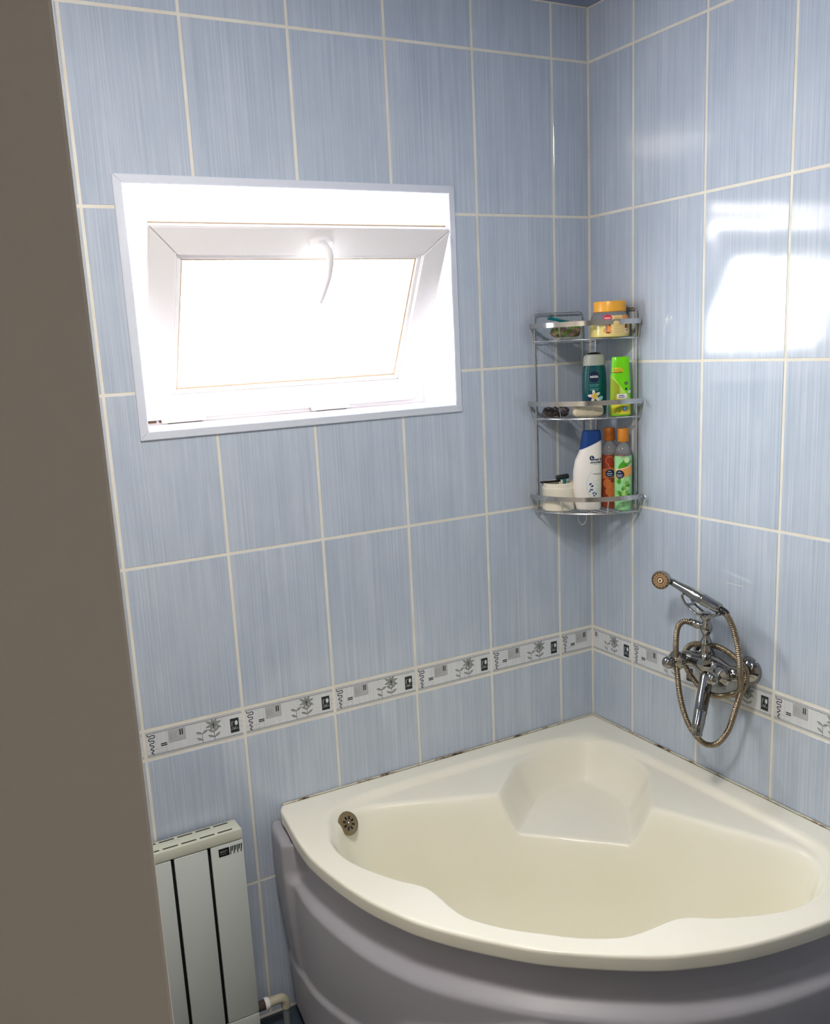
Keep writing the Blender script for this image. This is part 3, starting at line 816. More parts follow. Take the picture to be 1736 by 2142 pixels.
# hand shower lying in the cradle
hs = tag(empty('hand_shower', (-0.080, -0.50, TZ+0.18)), 'chrome hand shower resting on top of the tap, its face browned by limescale', 'shower head')
HO = Vector((-0.080, -0.50, TZ+0.18))
def hloc(o): o.location = tuple(-HO); return o
h0 = Vector((-0.082, -0.582, 1.0885)); h1 = Vector((-0.086, -0.412, 1.128)); hd_ = (h1-h0); LH = hd_.length
bm = bmesh.new()
lathe(bm, [(0.008, 0.0), (0.0125, 0.004), (0.0135, 0.012), (0.0142, 0.050), (0.0150, 0.052), (0.0150, 0.056), (0.0142, 0.058), (0.0150, 0.075), (0.0140, 0.100), (0.0110, 0.128), (0.0095, 0.150), (0.0098, 0.160), (0.0085, 0.168), (0.0100, LH), (0.011, LH+0.012)], h0, hd_, 28)
hloc(bm_obj('handle', bm, M_chrome, hs))
hn = Vector((-0.86, -0.42, 0.02)).normalized(); hc = Vector((-0.104, -0.402, 1.131))
bm = bmesh.new()
lathe(bm, [(0.0, -0.026), (0.012, -0.025), (0.019, -0.018), (0.0225, -0.008), (0.0240, 0.0), (0.0245, 0.006), (0.0235, 0.0085), (0.0215, 0.009), (0.0205, 0.0075), (0, 0.0075)], hc, hn, 36)
hh = hloc(bm_obj('shower_head', bm, M_chrome, hs))
bm = bmesh.new()
lathe(bm, [(0, 0.0078), (0.0203, 0.0078), (0.0203, 0.0086), (0, 0.0086)], hc, hn, 32)
lathe(bm, [(0.0158, 0.0086), (0.0158, 0.0094), (0.0151, 0.0094), (0.0151, 0.0086)], hc, hn, 32, mi=1, caps=False)
lathe(bm, [(0.0118, 0.0086), (0.0118, 0.0092), (0.0108, 0.0092), (0.0108, 0.0086)], hc, hn, 32, mi=1, caps=False)
lathe(bm, [(0.0065, 0.0086), (0.0065, 0.0106), (0, 0.0106)], hc, hn, 6, mi=1)
lathe(bm, [(0.0026, 0.0106), (0.0026, 0.0110), (0, 0.0110)], hc, hn, 14, mi=2)
x_, y_, _ = frame_of(hn)
for k in range(14):
    a = 2*PI*k/14; c_ = hc+hn*0.0088+(x_*math.cos(a)+y_*math.sin(a))*0.0180
    lathe(bm, [(0.0011, 0), (0.0009, 0.0012), (0, 0.0012)], c_, hn, 6, mi=1)
sf = bm_obj('spray_face', bm, [M_brown, mat('limescale', srgb(226, 212, 180), 0.5), M_black], hh); sf['label'] = 'brown spray face with pale rings'

hose_pts = [(-.090, -.492, 1.034), (-.100, -.478, 1.036), (-.108, -.466, 1.018), (-.108, -.460, .977), (-.10, -.453, .926), (-.10, -.460, .876), (-.10, -.470, .826), (-.10, -.489, .780), (-.095, -.512, .744), (-.085, -.543, .721), (-.075, -.574, .731),
            (-.070, -.602, .773), (-.065, -.616, .821), (-.060, -.630, .878), (-.052, -.640, .909), (-.046, -.630, .940), (-.036, -.586, .958), (-.030, -.533, .967), (-.028, -.485, .961), (-.029, -.436, .948), (-.030, -.412, .915), (-.030, -.420, .880),
            (-.026, -.446, .850), (-.022, -.470, .832), (-.022, -.512, .828), (-.032, -.569, .850), (-.060, -.628, .889), (-.084, -.648, .952), (-.088, -.645, 1.001), (-.087, -.630, 1.045), (-.083, -.606, 1.075), (-.082, -.583, 1.088)]
path = smooth_path(hose_pts, 12)
ac = [0.0]
for p, q in zip(path[:-1], path[1:]): ac.append(ac[-1]+(q-p).length)
nrib = int(ac[-1]/0.0046)*4; fine = []; j = 0
for i in range(nrib+1):
    s = ac[-1]*i/nrib
    while j < len(ac)-2 and ac[j+1] < s: j += 1
    fine.append(path[j].lerp(path[j+1], (s-ac[j])/(ac[j+1]-ac[j]+1e-9)))
hose = empty('shower_hose', (-0.06, -0.52, 0.75))
tag(hose, 'ribbed metal shower hose looped around the bath tap', 'hose')
bm = bmesh.new(); tube(bm, fine, lambda i: (0.0074, 0.0078, 0.0074, 0.0060)[i % 4], 10)
o = bm_obj('coil', bm, M_hose, hose); o.location = (0.06, 0.52, -0.75)
bm = bmesh.new(); lathe(bm, [(0.0085, 0), (0.0090, 0.003), (0.0088, 0.014), (0.007, 0.020)], (-.0815, -.584, 1.0875), (-0.01, -0.9, -0.35), 16)
o = bm_obj('end_nut', bm, M_black, hose); o.location = (0.06, 0.52, -0.75)

# ------------------------------------------------------------------ corner caddy
cad = tag(empty('corner_shelf', (-0.1, -0.1, 1.25)), 'three-tier chrome wire corner shelf hung in the tiled corner', 'shelf')
CO = Vector((-0.1, -0.1, 1.25))
def cloc(o): o.location = tuple(-CO); return o
Z3, Z2, Z1 = 1.279, 1.541, 1.751
for kind in (0, 1):
    bm = bmesh.new(); r = 0.0024
    pts_ = [(-0.205, 1.262), (-0.205, 1.812), (-0.202, 1.821), (-0.193, 1.825), (-0.050, 1.825), (-0.041, 1.821), (-0.038, 1.812), (-0.038, 1.272)]
    P3 = [(a, -0.0115, z) if kind == 0 else (-0.0115, a, z) for a, z in pts_]
    tube(bm, P3, r, 8)
    cloc(bm_obj('wall_frame', bm, M_wire, cad))
def arc(r, z, n=28, a0=0.052, a1=None):
    a1 = PI/2-0.052 if a1 is None else a1
    return [(-r*math.cos(a0+(a1-a0)*i/n), -r*math.sin(a0+(a1-a0)*i/n), z) for i in range(n+1)]
for zt, rb, rr_ in ((Z3, 0.228, 0.214), (Z2, 0.228, 0.214), (Z1, 0.219, 0.211)):
    bm = bmesh.new()
    tube(bm, arc(rr_, zt-0.003, a0=0.055, a1=PI/2-0.055), 0.0022, 8)
    tube(bm, [(-rr_, -0.012, zt-0.003), (-0.016, -0.012, zt-0.003)], 0.0020, 8); tube(bm, [(-0.012, -rr_, zt-0.003), (-0.012, -0.016, zt-0.003)], 0.0020, 8)
    for k in range(1, 9):      # floor wires across the quadrant
        c = 0.022+k*0.0215
        L_ = math.sqrt(max(rr_**2-c*c, 0))
        tube(bm, [(-c, -0.012, zt-0.0018), (-c, -L_, zt-0.0018)], 0.0013, 6)
    cloc(bm_obj('tray', bm, M_wire, cad))
    bm = bmesh.new()
    zb0, zb1 = zt+0.033, zt+0.046
    A = arc(rb, zb0, 40, 0.03, PI/2-0.03)
    prev = None
    for (x, y, z) in A:
        k = 1-0.0012/rb
        q = [bm.verts.new((x, y, zb0)), bm.verts.new((x, y, zb1)), bm.verts.new((x*k, y*k, zb1)), bm.verts.new((x*k, y*k, zb0))]
        if prev:
            for i in range(4): bm.faces.new((prev[i], prev[(i+1) % 4], q[(i+1) % 4], q[i]))
        prev = q
    cloc(bm_obj('rail', bm, M_band, cad))
    for a in (0.05, 0.50, 1.08, PI/2-0.05):
        bm = bmesh.new(); tube(bm, [(-rb*math.cos(a)*.997, -rb*math.sin(a)*.997, zb0+0.002), (-rr_*math.cos(a), -rr_*math.sin(a), zt-0.003)], 0.0014, 6)
        cloc(bm_obj('picket', bm, M_wire, cad))
bm = bmesh.new(); R_ = 0.214
U = []
for i in range(17):
    a = PI*i/16; t = 0.0115*math.cos(a); U.append((-R_*math.cos(0.76)-t*0.72, -R_*math.sin(0.76)+t*0.72, Z3-0.004-0.022*math.sin(a)-(0.006 if 0 < i < 16 else 0)))
tube(bm, U, 0.0011, 6)
cloc(bm_obj('hook', bm, M_wire, cad)); bm = bmesh.new()
tube(bm, smooth_path([(-0.010, -0.226, Z3+0.042), (-0.010, -0.240, Z3+0.041), (-0.010, -0.246, Z3+0.030), (-0.010, -0.240, Z3+0.018)], 5), 0.0018, 6)
cloc(bm_obj('hook', bm, M_wire, cad))

# ---- things on the shelf; each is built around its own foot, width along local x, front towards -y
FACE = math.atan2(-0.42, 0.907)      # turned towards the room
def surf(secs_n, hw, hd, n=2.0, eps=0.0003, xo=lambda z: 0):
    def fn(u, v, l):
        a = hw(v) if callable(hw) else hw; b = hd(v) if callable(hd) else hd
        q = min(abs(u-xo(v))/a, 0.999)
        return Vector((u, -b*(1-q**n)**(1/n)-eps*l, v))
    return fn
def lerp_tab(tab, col):
    def f(z):
        if z <= tab[0][0]: return tab[0][col]
        for a, b in zip(tab[:-1], tab[1:]):
            if z <= b[0]: return a[col]+(b[col]-a[col])*(z-a[0])/(b[0]-a[0])
        return tab[-1][col]
    return f
M_wht = mat('label_white', srgb(232, 232, 232), 0.4); M_navy = mat('label_navy', srgb(16, 30, 74), 0.35); M_blk = mat('label_ink', srgb(40, 42, 60), 0.4)
M_yel = mat('label_yellow', srgb(244, 196, 40), 0.4)

# white jar, lidless, with razor
jar = tag(empty('open_jar', (-0.163, -0.053, Z3)), 'lidless round white plastic jar at the left of the bottom shelf', 'jar')
bm = bmesh.new(); lathe(bm, [(0.042, 0), (0.0455, 0.003), (0.0460, 0.008), (0.0460, 0.066), (0.0448, 0.067), (0.0448, 0.078), (0.0436, 0.079), (0.0425, 0.078), (0.0425, 0.004), (0, 0.004)], seg=40)
bm_obj('wall', bm, mat('jar_plastic', srgb(234, 228, 210), 0.35), jar)
bm = bmesh.new(); lathe(bm, [(0.0458, 0.0615), (0.0468, 0.0625), (0.0458, 0.0635)], seg=40, caps=False)
bm_obj('rim_ring', bm, bpy.data.materials['jar_plastic'], jar)
M_teal = mat('teal_plastic', srgb(20, 120, 128), 0.3)
rz = tag(empty('disposable_razor', (-0.150, -0.055, Z3+0.078)), 'black and teal disposable razor standing head up in the white jar', 'razor')
bm = bmesh.new(); tube(bm, smooth_path([(0.004, 0.0, -0.066), (0.002, -0.004, -0.03), (0.0, -0.010, 0.0), (0.0, -0.008, 0.010)], 5), lambda i: 0.0045 if i < 12 else 0.006, 10)
bm_obj('handle', bm, M_teal, rz)
bm = bmesh.new(); box(bm, (-0.019, -0.014, 0.008), (0.019, -0.002, 0.022), 0.004)
bm_obj('blade_head', bm, mat('razor_head', srgb(24, 40, 42), 0.3), rz, rot=(0, -0.1, -0.45))
tb = tag(empty('black_comb', (-0.185, -0.048, Z3+0.072)), 'black plastic comb lying across the top of the white jar', 'comb')
bm = bmesh.new(); box(bm, (-0.030, -0.003, 0.007), (0.028, 0.003, 0.0125), 0.0015)
for k in range(16): box(bm, (-0.024+k*0.003, -0.001, 0.0010), (-0.0225+k*0.003, 0.001, 0.008))
bm_obj('spine', bm, M_black, tb, rot=(0, -0.02, -0.42))

# white shampoo bottle
sh = tag(empty('shampoo_bottle', (-0.104, -0.112, Z3), (0, 0, FACE)), 'white shampoo bottle with a slanted dark blue cap, middle of bottom shelf', 'bottle')
SS = [(0.0, .031, .016, 2.3, .002), (.003, .0345, .0185, 2.3, .001), (.03, .0385, .021, 2.3, -.002), (.07, .0405, .0225, 2.3, -.003), (.11, .0400, .0225, 2.3, -.002), (.14, .0375, .021, 2.3, .001), (.165, .0335, .0185, 2.3, .005, .25), (.183, .0300, .0165, 2.3, .008, .42)]
bm = bmesh.new(); superloft(bm, SS); bm_obj('body', bm, mat('shampoo_white', srgb(238, 234, 228), 0.3), sh)
bm = bmesh.new(); superloft(bm, [(.183, .0305, .017, 2.3, .0075, .42), (.195, .0290, .0165, 2.3, .0085, .3), (.212, .0265, .0155, 2.5, .010, .05), (.2205, .0250, .0148, 2.5, .010, 0), (.2225, .022, .0125, 2.5, .010, 0)])
bm_obj('cap', bm, mat('cap_blue', srgb(14, 60, 128), 0.25), sh)
M_blue = mat('label_blue', srgb(24, 92, 168), 0.35); M_pale = mat('label_pale_blue', srgb(176, 206, 220), 0.4)
d = Decal(surf(None, lerp_tab([(s[0], s[1]) for s in SS], 1), lerp_tab([(s[0], s[2]) for s in SS], 1), 2.3, xo=lerp_tab([(s[0], s[4]) for s in SS], 1)))
d.ell(.006, .147, .0068, .0068, M_navy, 1); d.ell(.0075, .1475, .0042, .0042, M_pale, 2); d.ell(.009, .1485, .003, .0034, M_navy, 3)
d.text('head &', .0225, .1425, .0090, M_navy, 2, bold=.00025, shear=.25); d.text('shoulders', .0185, .1350, .0088, M_navy, 2, bold=.00025, shear=.25)
d.rect(.010, .1285, .033, .1292, M_blue, 1); d.rect(.008, .1015, .033, .1030, M_blk, 1); d.rect(.018, .0985, .033, .0992, M_pgray, 1)
for i in range(26):
    t = i/25; a = 2.2+2.5*t; d.ell(.026+.036*math.cos(a), .072+.046*math.sin(a), .0013, .0013, M_pale, 1, 8, nr=1)
for i in range(24):
    a = random.uniform(2.6, 4.4); r = random.uniform(.6, 1.0)
    d.ell(.024+.028*math.cos(a)*r, .066+.030*math.sin(a)*r, random.uniform(.001, .0028), random.uniform(.001, .0026), M_blue if random.random() < .7 else M_navy, 2, 8, nr=1)
for i in range(30):
    d.line([(random.uniform(.012, .034), random.uniform(.028, .085)), (random.uniform(.012, .034), random.uniform(.028, .085))], .0005, M_pale, 1) if i < 8 else d.ell(random.uniform(.008, .034), random.uniform(.028, .088), .0018, .0009, M_pale, 1, 8, nr=1, rot=random.random()*3)
d.build('label', sh)

# two round bottles with orange caps
def round_bottle(name, loc, label, low, mid, fruit, capc, style):
    o = tag(empty(name, loc, (0, 0, FACE-0.1)), label, 'bottle', 'bottles with orange caps on the bottom shelf')
    bm = bmesh.new(); lathe(bm, [(0.020, 0), (0.0232, 0.003), (0.0240, 0.010), (0.0240, 0.140), (0.0238, 0.152)], seg=40)
    bm_obj('body', bm, low, o)
    bm = bmesh.new(); lathe(bm, [(0.0238, 0.1515), (0.0225, 0.164), (0.0185, 0.177), (0.0125, 0.186), (0.0110, 0.190), (0.0110, 0.196)], seg=40, caps=False)
    bm_obj('shoulder', bm, M_clear, o)
    bm = bmesh.new(); lathe(bm, [(0.0140, 0.190), (0.0150, 0.192), (0.0153, 0.200), (0.0150, 0.222), (0.0138, 0.226), (0.0, 0.2265)], seg=30)
    bm_obj('cap', bm, capc, o)
    fn = lambda u, v, l: Vector((math.sin(u/0.0240)*(0.0240+.00025*l), -math.cos(u/0.0240)*(0.0240+.00025*l), v))
    d = Decal(fn)
    g = bpy.data.materials
    if style == 0:
        M_o1, M_o2, M_o3 = mat('citrus_rind', srgb(214, 120, 60), 0.4), mat('citrus_flesh', srgb(150, 52, 34), 0.4), mat('citrus_band', srgb(190, 106, 50), 0.4)
        for cu, cv in ((-.004, .136), (.004, .124)):
            d.ell(cu, cv, .0125, .0115, M_o1, 1); d.ell(cu, cv, .0108, .0100, M_o2, 2)
        d.grid([(-.026, .084), (.026, .090), (.026, .118), (-.026, .112)], M_o3, 24, 4, 3)
        d.ell(-.004, .100, .0125, .0115, M_navy, 4); d.rect(-.012, .0985, .004, .1000, M_wht, 5); d.rect(-.010, .0935, .002, .0946, M_wht, 5); d.line([(-.009, .104), (-.005, .107), (0, .104)], .0012, M_wht, 5)
        for i in range(5):
            cu, cv = (-.012, .006, -.004, .014, .004)[i], (.072, .062, .050, .046, .034)[i]
            d.ell(cu, cv, .0115, .0125, M_o1, 1+i*.3, rot=i); d.ell(cu, cv, .0098, .0108, M_o3, 1.15+i*.3, rot=i)
        d.rect(-.006, .030, .010, .0312, M_ltext, 5); d.rect(-.004, .026, .008, .0268, M_ltext, 5)
    else:
        M_g1, M_g2, M_g3 = mat('leaf_green', srgb(70, 150, 30), 0.4), mat('pale_cucumber', srgb(178, 214, 140), 0.4), mat('peach_band', srgb(226, 160, 84), 0.4)
        for cu, cv, a in ((-.010, .128, .9), (-.004, .132, 1.2), (.004, .130, .5), (.010, .134, .3), (-.012, .120, 1.4), (.000, .122, .6)): d.ell(cu, cv, .012, .0042, M_g1, 1+a, rot=a)
        d.ell(.006, .141, .0085, .0085, M_g2, 3); d.ell(.006, .141, .0070, .0070, mat('cucumber_flesh', srgb(206, 232, 178), 0.4), 3.5)
        d.grid([(-.026, .088), (.022, .100), (.022, .128), (-.026, .114)], M_g3, 24, 4, 4)
        d.line([(-.026, .114), (-.01, .1165), (.006, .1215), (.022, .128)], .0012, M_wht, 5)
        d.ell(-.014, .102, .0125, .0120, M_navy, 5); d.rect(-.023, .0995, -.006, .1010, M_wht, 6); d.rect(-.021, .0950, -.008, .0962, M_wht, 6); d.line([(-.019, .106), (-.015, .109), (-.010, .106)], .0012, M_wht, 6)
        for i in range(22):
            cu, cv = random.uniform(-.020, .018), random.uniform(.036, .090)
            d.ell(cu, cv, random.uniform(.004, .008), random.uniform(.003, .007), (M_g1, M_g2, bpy.data.materials['cucumber_mid'])[i % 3], 1+i*.1, 14, rot=random.random()*3, nr=2)
        d.line([(-.012, .156), (-.004, .156), (-.002, .153), (-.004, .150), (-.012, .150)], .0014, mat('label_red', srgb(206, 60, 50), 0.4), 2)
        d.rect(-.014, .022, -.002, .0232, M_pgray, 2); d.rect(.004, .022, .014, .0232, M_pgray, 2); d.rect(-.008, .013, .000, .0140, M_blk, 2)
    d.build('label', o)
    return o
mat('cucumber_mid', srgb(116, 186, 74), 0.4)
M_clear = mat('clear_plastic', srgb(238, 234, 232), 0.06, trans=0.85, ior=1.3)
M_cap0 = mat('cap_orange_dark', srgb(176, 96, 24), 0.4); M_cap1 = mat('cap_orange', srgb(206, 128, 34), 0.4)
round_bottle('shower_gel_bottle', (-0.040, -0.1285, Z3), 'amber red bottle with citrus pictures, left of the two orange-capped bottles', mat('amber_gel', srgb(134, 58, 40), 0.2, coat=0.3), None, None, M_cap0, 0)
round_bottle('shower_gel_bottle', (-0.0375, -0.1815, Z3), 'light green bottle with cucumber pictures, right of the two orange-capped bottles', mat('green_gel', srgb(150, 214, 150), 0.2, coat=0.3), None, None, M_cap1, 1)

# middle tier: teal shower gel, green tube, pumice, dark cloth
tg = tag(empty('teal_gel_bottle', (-0.078, -0.110, Z2), (0, 0, FACE+0.12)), 'dark teal shower gel bottle with a grey cap, middle shelf', 'bottle')
TS = [(0, .028, .016, 2.6), (.003, .0315, .019, 2.6), (.03, .034, .021, 2.6), (.08, .0345, .0215, 2.6), (.115, .033, .021, 2.6), (.132, .030, .0195, 2.8), (.137, .0285, .0185, 2.8)]
bm = bmesh.new(); superloft(bm, TS); bm_obj('body', bm, mat('teal_gel', srgb(10, 92, 100), 0.15, coat=0.4, trans=0.25), tg)
bm = bmesh.new(); superloft(bm, [(.1365, .0300, .0195, 2.8), (.140, .0303, .0198, 2.8), (.158, .0285, .0185, 2.8), (.164, .0262, .0165, 2.6), (.1665, .022, .013, 2.4)])
cp = bm_obj('cap', bm, mat('cap_grey', srgb(176, 180, 172), 0.4), tg)
bm = bmesh.new(); superloft(bm, [(.166, .021, .012, 2.2), (.169, .018, .010, 2.2), (.1715, .010, .006, 2)]); bm_obj('lid_top', bm, M_black, cp)
d = Decal(surf(None, lerp_tab([(s[0], s[1]) for s in TS], 1), lerp_tab([(s[0], s[2]) for s in TS], 1), 2.6))
d.ell(-.008, .106, .0140, .0150, M_navy, 1, 32); d.text('NIVEA', -.008, .106, .0082, M_wht, 2, bold=.0003)
M_mint = mat('label_mint', srgb(90, 190, 180), 0.4)
for k, (w, z) in enumerate(((.014, .084), (.011, .080), (.014, .0735), (.012, .0695))):
    for i in range(7): d.rect(-.008-w+i*2*w/7, z, -.008-w+(i+.7)*2*w/7, z+.0016, M_mint, 1, 1, 1)
for i in range(5):
    a = PI/2+i*2*PI/5+.2; d.ell(-.008+.0085*math.cos(a), .054+.0085*math.sin(a), .0095, .0042, M_wht, 1+.2*i, 16, rot=a)
    d.ell(-.008+.0055*math.cos(a), .054+.0055*math.sin(a), .0048, .0024, M_yel, 3+.2*i, 12, rot=a)
d.ell(.009, .047, .009, .0055, mat('label_mist', srgb(150, 200, 205), 0.4), 1, rot=.5); d.ell(-.021, .048, .0055, .0065, M_navy, 1)
d.build('label', tg)

gt = tag(empty('green_tube', (-0.045, -0.179, Z2), (0, 0, FACE-0.15)), 'bright green and yellow plastic tube at the right of the middle shelf', 'tube')
M_lime = mat('lime_plastic', srgb(112, 214, 10), 0.25, coat=0.3)
QS = [(0, .026, .015, 3), (.003, .0278, .0170, 3), (.05, .0278, .0175, 3), (.10, .0265, .0160, 3), (.14, .0240, .0145, 3.4), (.154, .0232, .0138, 3.6), (.1575, .0215, .0120, 3.6)]
bm = bmesh.new(); superloft(bm, QS); bm_obj('body', bm, M_lime, gt)
d = Decal(surf(None, lerp_tab([(s[0], s[1]) for s in QS], 1), lerp_tab([(s[0], s[2]) for s in QS], 1), 3))
M_ly = mat('label_lemon', srgb(222, 208, 60), 0.4); M_ol = mat('label_olive', srgb(150, 168, 30), 0.4); M_lg = mat('label_light_green', srgb(186, 226, 90), 0.4); M_gold = mat('label_gold', srgb(220, 190, 30), 0.4)
d.rect(-.0272, .004, .0272, .030, M_ly, 1, 20, 4); d.grid([(-.0272, .030), (.0272, .030), (.0268, .044), (-.0268, .112)], M_lg, 20, 10, 1)
d.grid([(-.0270, .034), (-.004, .034), (-.004, .080), (-.0262, .105)], M_ol, 10, 6, 2); d.ell(-.006, .048, .007, .010, M_gold, 3)
d.ell(-.010, .122, .0155, .0075, M_gold, 3); d.rect(-.0248, .1155, .003, .1178, mat('label_brown', srgb(110, 84, 20), 0.4), 4, 8, 1)
d.line([(-.020+.0016*i, .1205+(.0045 if i % 2 else 0)+(.001 if i % 3 == 0 else 0)) for i in range(14)], .0009, M_ol, 4)
d.rect(-.012, .0465, .0155, .0590, M_wht, 5, 10, 2); d.rect(-.006, .0540, .007, .0560, M_blk, 6, 4, 1); d.rect(-.008, .0495, .009, .0512, M_blk, 6, 4, 1)
d.ell(.0125, .087, .0040, .0040, M_blk, 3); d.rect(.0118, .0850, .0132, .0892, M_wht, 4, 1, 1); d.ell(.013, .072, .0030, .0030, M_navy, 3)
d.ell(.0225, .064, .0052, .0038, M_wht, 3, rot=.5)
d.ell(.0095, .019, .0066, .0066, M_blue, 3); d.ell(.0095, .019, .0045, .0045, mat('label_sky', srgb(130, 196, 226), 0.4), 4)
for cu, cv, a in ((-.010, .020, .3), (-.004, .015, 1.1), (-.014, .014, .8), (.000, .024, .2)): d.ell(cu, cv, .0075, .0035, M_ol, 2+a, rot=a)
d.rect(-.025, .0055, -.006, .0072, M_ol, 3)
d.build('label', gt)

def blob(name, parent, m, sx, sy, sz, seed, amp=0.12, sub=4, sq=2.6, loc=(0, 0, 0), rot=(0, 0, 0), freq=30):
    from mathutils import noise
    bm = bmesh.new(); bmesh.ops.create_icosphere(bm, subdivisions=sub, radius=1)
    for v in bm.verts:
        c = v.co; n = (abs(c.x)**sq+abs(c.y)**sq+abs(c.z)**sq)**(1/sq); c = c/n
        q = Vector((c.x*sx, c.y*sy, c.z*sz))
        k = 1+amp*noise.noise(q*freq+Vector((seed, 0, 0)))
        v.co = Vector((q.x*k, q.y*k, q.z*k+sz))
    return bm_obj(name, bm, m, parent, loc, rot, smooth=0)
pm = blob('pumice_sponge', None, mat('pumice', srgb(188, 178, 152), 0.9, noise=(120, .2, srgb(206, 198, 172)), bump=(260, 0.5, 0.003)), .043, .017, .0175, 3, .10, 4, 3.5, (-0.127, -0.140, Z2+0.0005), (0, 0, FACE))
tag(pm, 'beige oval bath sponge at the front of the middle shelf', 'sponge')
def crumple(name, parent, mats, r, h, seed, loc, nst=5, thick=0.0012):
    """a loosely crumpled ring of cloth"""
    from mathutils import noise
    bm = bmesh.new(); NU, NV = 72, 14; g = []
    for i in range(NU):
        a = 2*PI*i/NU; row = []
        for j in range(NV):
            b = 2*PI*j/NV
            rr = r*(0.66+0.20*noise.noise(Vector((math.cos(a)*2, math.sin(a)*2, seed))))
            tr = r*0.34*(0.8+0.5*noise.noise(Vector((math.cos(a)*3+5, math.sin(a)*3, seed+b*0.8))))*(1+0.28*math.sin(a*13+seed))
            z = h*0.5+math.sin(b)*h*0.5*(0.8+0.35*math.sin(a*7+seed))
            row.append(bm.verts.new(((rr+tr*math.cos(b))*math.cos(a)*1.25, (rr+tr*math.cos(b))*math.sin(a)*0.8, max(z, 0.0))))
        g.append(row)
    for i in range(NU):
        for j in range(NV):
            f = bm.faces.new((g[i][j], g[(i+1) % NU][j], g[(i+1) % NU][(j+1) % NV], g[i][(j+1) % NV]))
            f.material_index = 1 if len(mats) > 1 and noise.noise(Vector((i*.17, j*.5, seed))) > 0.15 else 0
    return bm_obj(name, bm, mats, parent, loc, (0, 0, FACE), smooth=0)
hc_ = crumple('hair_net', None, [mat('dark_fabric', srgb(62, 54, 54), 0.8), mat('dark_fabric_grey', srgb(98, 94, 94), 0.7)], 0.031, 0.026, 4.0, (-0.166, -0.050, Z2+0.0005))
tag(hc_, 'dark grey crumpled hair tie at the left of the middle shelf', 'hair tie')

# top tier: scrunchie on a soap dish, teal comb and spoon, cotton jar
dish = tag(empty('soap_dish', (-0.150, -0.078, Z1), (0, 0, FACE)), 'shallow white soap dish at the left of the top shelf', 'dish')
bm = bmesh.new(); superloft(bm, [(0, .026, .018, 2.6), (.002, .030, .022, 2.6), (.0045, .038, .028, 2.6), (.0060, .040, .030, 2.6), (.0055, .037, .027, 2.6), (.0035, .028, .020, 2.6)])
bm_obj('rim', bm, mat('dish_plastic', srgb(214, 216, 206), 0.3), dish)
sc_ = crumple('scrunchie', None, [mat('floral_fabric', srgb(140, 120, 100), 0.8), mat('floral_green', srgb(84, 128, 44), 0.8)], 0.033, 0.030, 9.0, (-0.150, -0.078, Z1+0.0058))
tag(sc_, 'brown and green floral scrunchie lying in the soap dish', 'hair tie')
tc_ = tag(empty('teal_razor', (-0.150, -0.058, Z1+0.046), (0, 0, FACE)), 'teal plastic razor lying above the scrunchie on the top shelf', 'razor')
bm = bmesh.new(); tube(bm, smooth_path([(-0.026, 0, 0.012), (-0.012, -0.002, 0.008), (0.004, -0.003, 0.003), (0.022, -0.002, 0.0)], 6), lambda i: 0.0052-0.0001*i, 10)
bm_obj('handle', bm, M_teal, tc_)
bm = bmesh.new(); box(bm, (-0.036, -0.005, 0.008), (-0.022, 0.005, 0.018), 0.003)
bm_obj('blade_head', bm, mat('razor_head_teal', srgb(22, 96, 104), 0.3), tc_)
sp_ = tag(empty('clear_hair_clip', (-0.118, -0.090, Z1+0.036), (0, 0, FACE)), 'clear plastic spoon-shaped stick lying across the top shelf rail', 'stick')
bm = bmesh.new(); tube(bm, smooth_path([(-0.050, 0, 0.020), (-0.02, 0, 0.013), (0.015, 0, 0.004), (0.030, 0, 0.002)], 6), 0.0016, 8)
bm_obj('stem', bm, mat('clear_acrylic', srgb(200, 206, 206), 0.15, trans=0.6, ior=1.3), sp_)
bm = bmesh.new(); bmesh.ops.create_uvsphere(bm, u_segments=20, v_segments=12, radius=1)
bmesh.ops.scale(bm, vec=(0.016, 0.007, 0.0035), verts=bm.verts[:]); bmesh.ops.rotate(bm, cent=(0, 0, 0), matrix=Matrix.Rotation(0.22, 3, 'Y'), verts=bm.verts[:]); bmesh.ops.translate(bm, verts=bm.verts[:], vec=(0.036, 0, 0.002))
bm_obj('bowl', bm, bpy.data.materials['clear_acrylic'], sp_)

yj = tag(empty('cream_jar', (-0.0615, -0.1555, Z1), (0, 0, FACE)), 'pale yellow cosmetic jar with an orange lid at the right of the top shelf', 'jar')
M_jar = mat('pale_yellow_jar', srgb(222, 208, 128), 0.25, coat=0.3)
bm = bmesh.new(); lathe(bm, [(0.048, 0), (0.0520, 0.002), (0.0525, 0.006), (0.0515, 0.040)], seg=48); bm_obj('body', bm, M_jar, yj)
bm = bmesh.new(); lathe(bm, [(0.0515, 0.0398), (0.0495, 0.052), (0.0445, 0.062), (0.0410, 0.066), (0.0410, 0.070)], seg=48, caps=False); bm_obj('shoulder', bm, M_clear, yj)
bm = bmesh.new(); lathe(bm, [(0.0420, 0.066), (0.0432, 0.067), (0.0432, 0.090), (0.0420, 0.0935), (0.0, 0.094)], seg=48); bm_obj('lid', bm, mat('lid_orange', srgb(238, 172, 58), 0.3), yj)
fn = lambda u, v, l: Vector((math.sin(u/0.052)*(lerp_tab([(0, .0527), (.006, .0529), (.04, .0519), (.052, .0500), (.062, .0450)], 1)(v)+.0002*l), -math.cos(u/0.052)*(lerp_tab([(0, .0527), (.006, .0529), (.04, .0519), (.052, .0500), (.062, .0450)], 1)(v)+.0002*l), v))
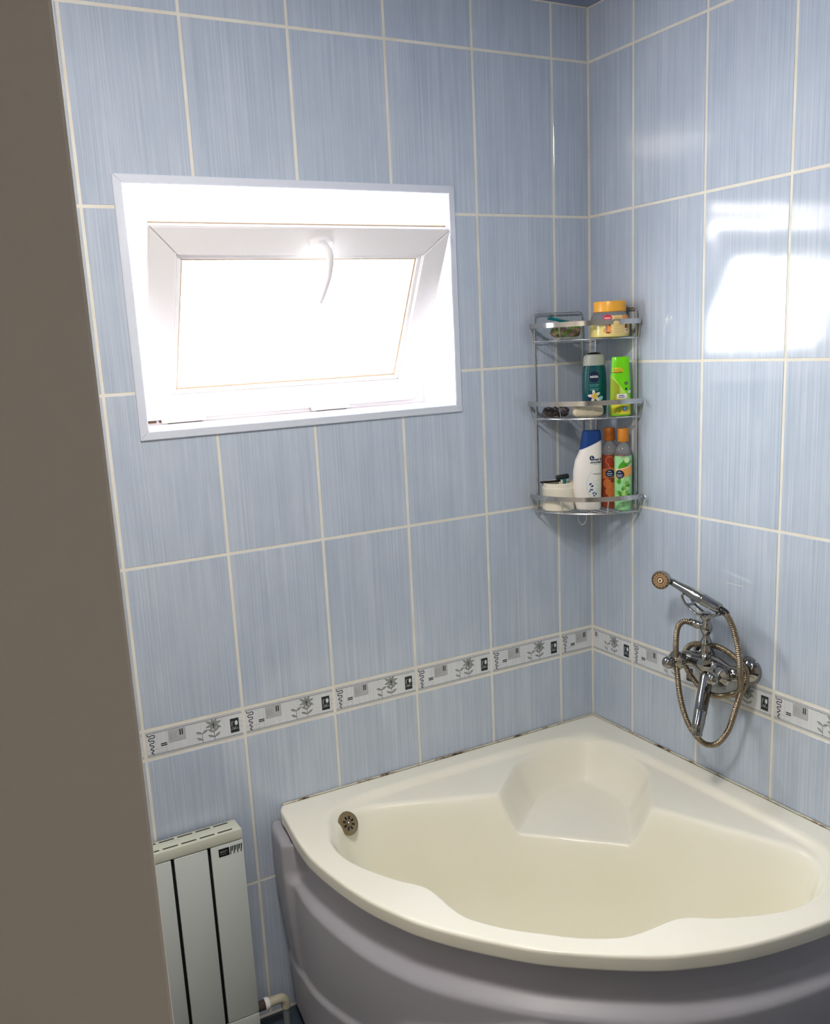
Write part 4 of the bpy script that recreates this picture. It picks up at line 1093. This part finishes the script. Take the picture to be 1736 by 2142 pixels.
d = Decal(fn); M_lab = mat('jar_label', srgb(236, 208, 140), 0.4); M_or = mat('jar_orange', srgb(228, 150, 80), 0.4); M_br = mat('jar_brown', srgb(110, 60, 36), 0.4); M_red = mat('jar_red', srgb(204, 24, 66), 0.35); M_lft = mat('jar_text', srgb(170, 140, 90), 0.4)
d.rect(-.030, .008, .052, .056, M_lab, 1, 24, 6); d.ell(-.020, .050, .0125, .0085, M_red, 3); d.line([(-.0285+.0013*i, .0485+(.0030 if i % 2 else 0)) for i in range(14)], .0006, M_wht, 4)
for k in range(3): d.rect(-.002, .0495-.003*k, .020-.004*k, .0505-.003*k, M_lft, 2, 6, 1)
d.rect(.022, .046, .046, .056, M_or, 2)
for cu, cv, r in ((-.022, .034, .007), (-.018, .026, .008), (-.024, .018, .007), (-.014, .015, .005)): d.ell(cu, cv, r, r, M_or, 2)
d.ell(-.022, .036, .004, .003, M_br, 3); d.ell(-.014, .033, .003, .004, M_br, 3); d.ell(-.018, .012, .006, .002, M_br, 3)
for k in range(5): d.rect(-.003, .032-.005*k, .024, .0328-.005*k, M_lft, 2, 8, 1)
for cu, cv, r in ((.038, .034, .006), (.034, .026, .005), (.040, .022, .004)): d.ell(cu, cv, r, r*1.2, M_br, 2)
d.ell(.036, .017, .005, .006, M_wht, 3); d.ell(.036, .017, .0025, .003, M_br, 4); d.ell(.041, .030, .003, .006, M_gold, 3)
d.build('label', yj)

# ------------------------------------------------------------------ unseen fill lamp, added on the ceiling to lift the walls and bath
lamp = tag(empty('fill_lamp', (-1.38, -1.12, CEIL)), 'round white fill lamp added out of view on the bathroom ceiling', 'lamp')
bm = bmesh.new(); lathe(bm, [(0.17, 0.0), (0.17, -0.03), (0.16, -0.035)], seg=32); bm_obj('base', bm, M_white, lamp)
M_fill = bpy.data.materials.new('fill_diffuser'); M_fill.use_nodes = True
b_ = M_fill.node_tree.nodes['Principled BSDF']; b_.inputs['Emission Color'].default_value = (1.0, 0.94, 0.86, 1); b_.inputs['Emission Strength'].default_value = FILL
bm = bmesh.new(); lathe(bm, [(0.16, -0.035), (0.155, -0.055), (0.12, -0.075), (0.06, -0.085), (0, -0.088)], seg=32); bm_obj('diffuser', bm, M_fill, lamp)
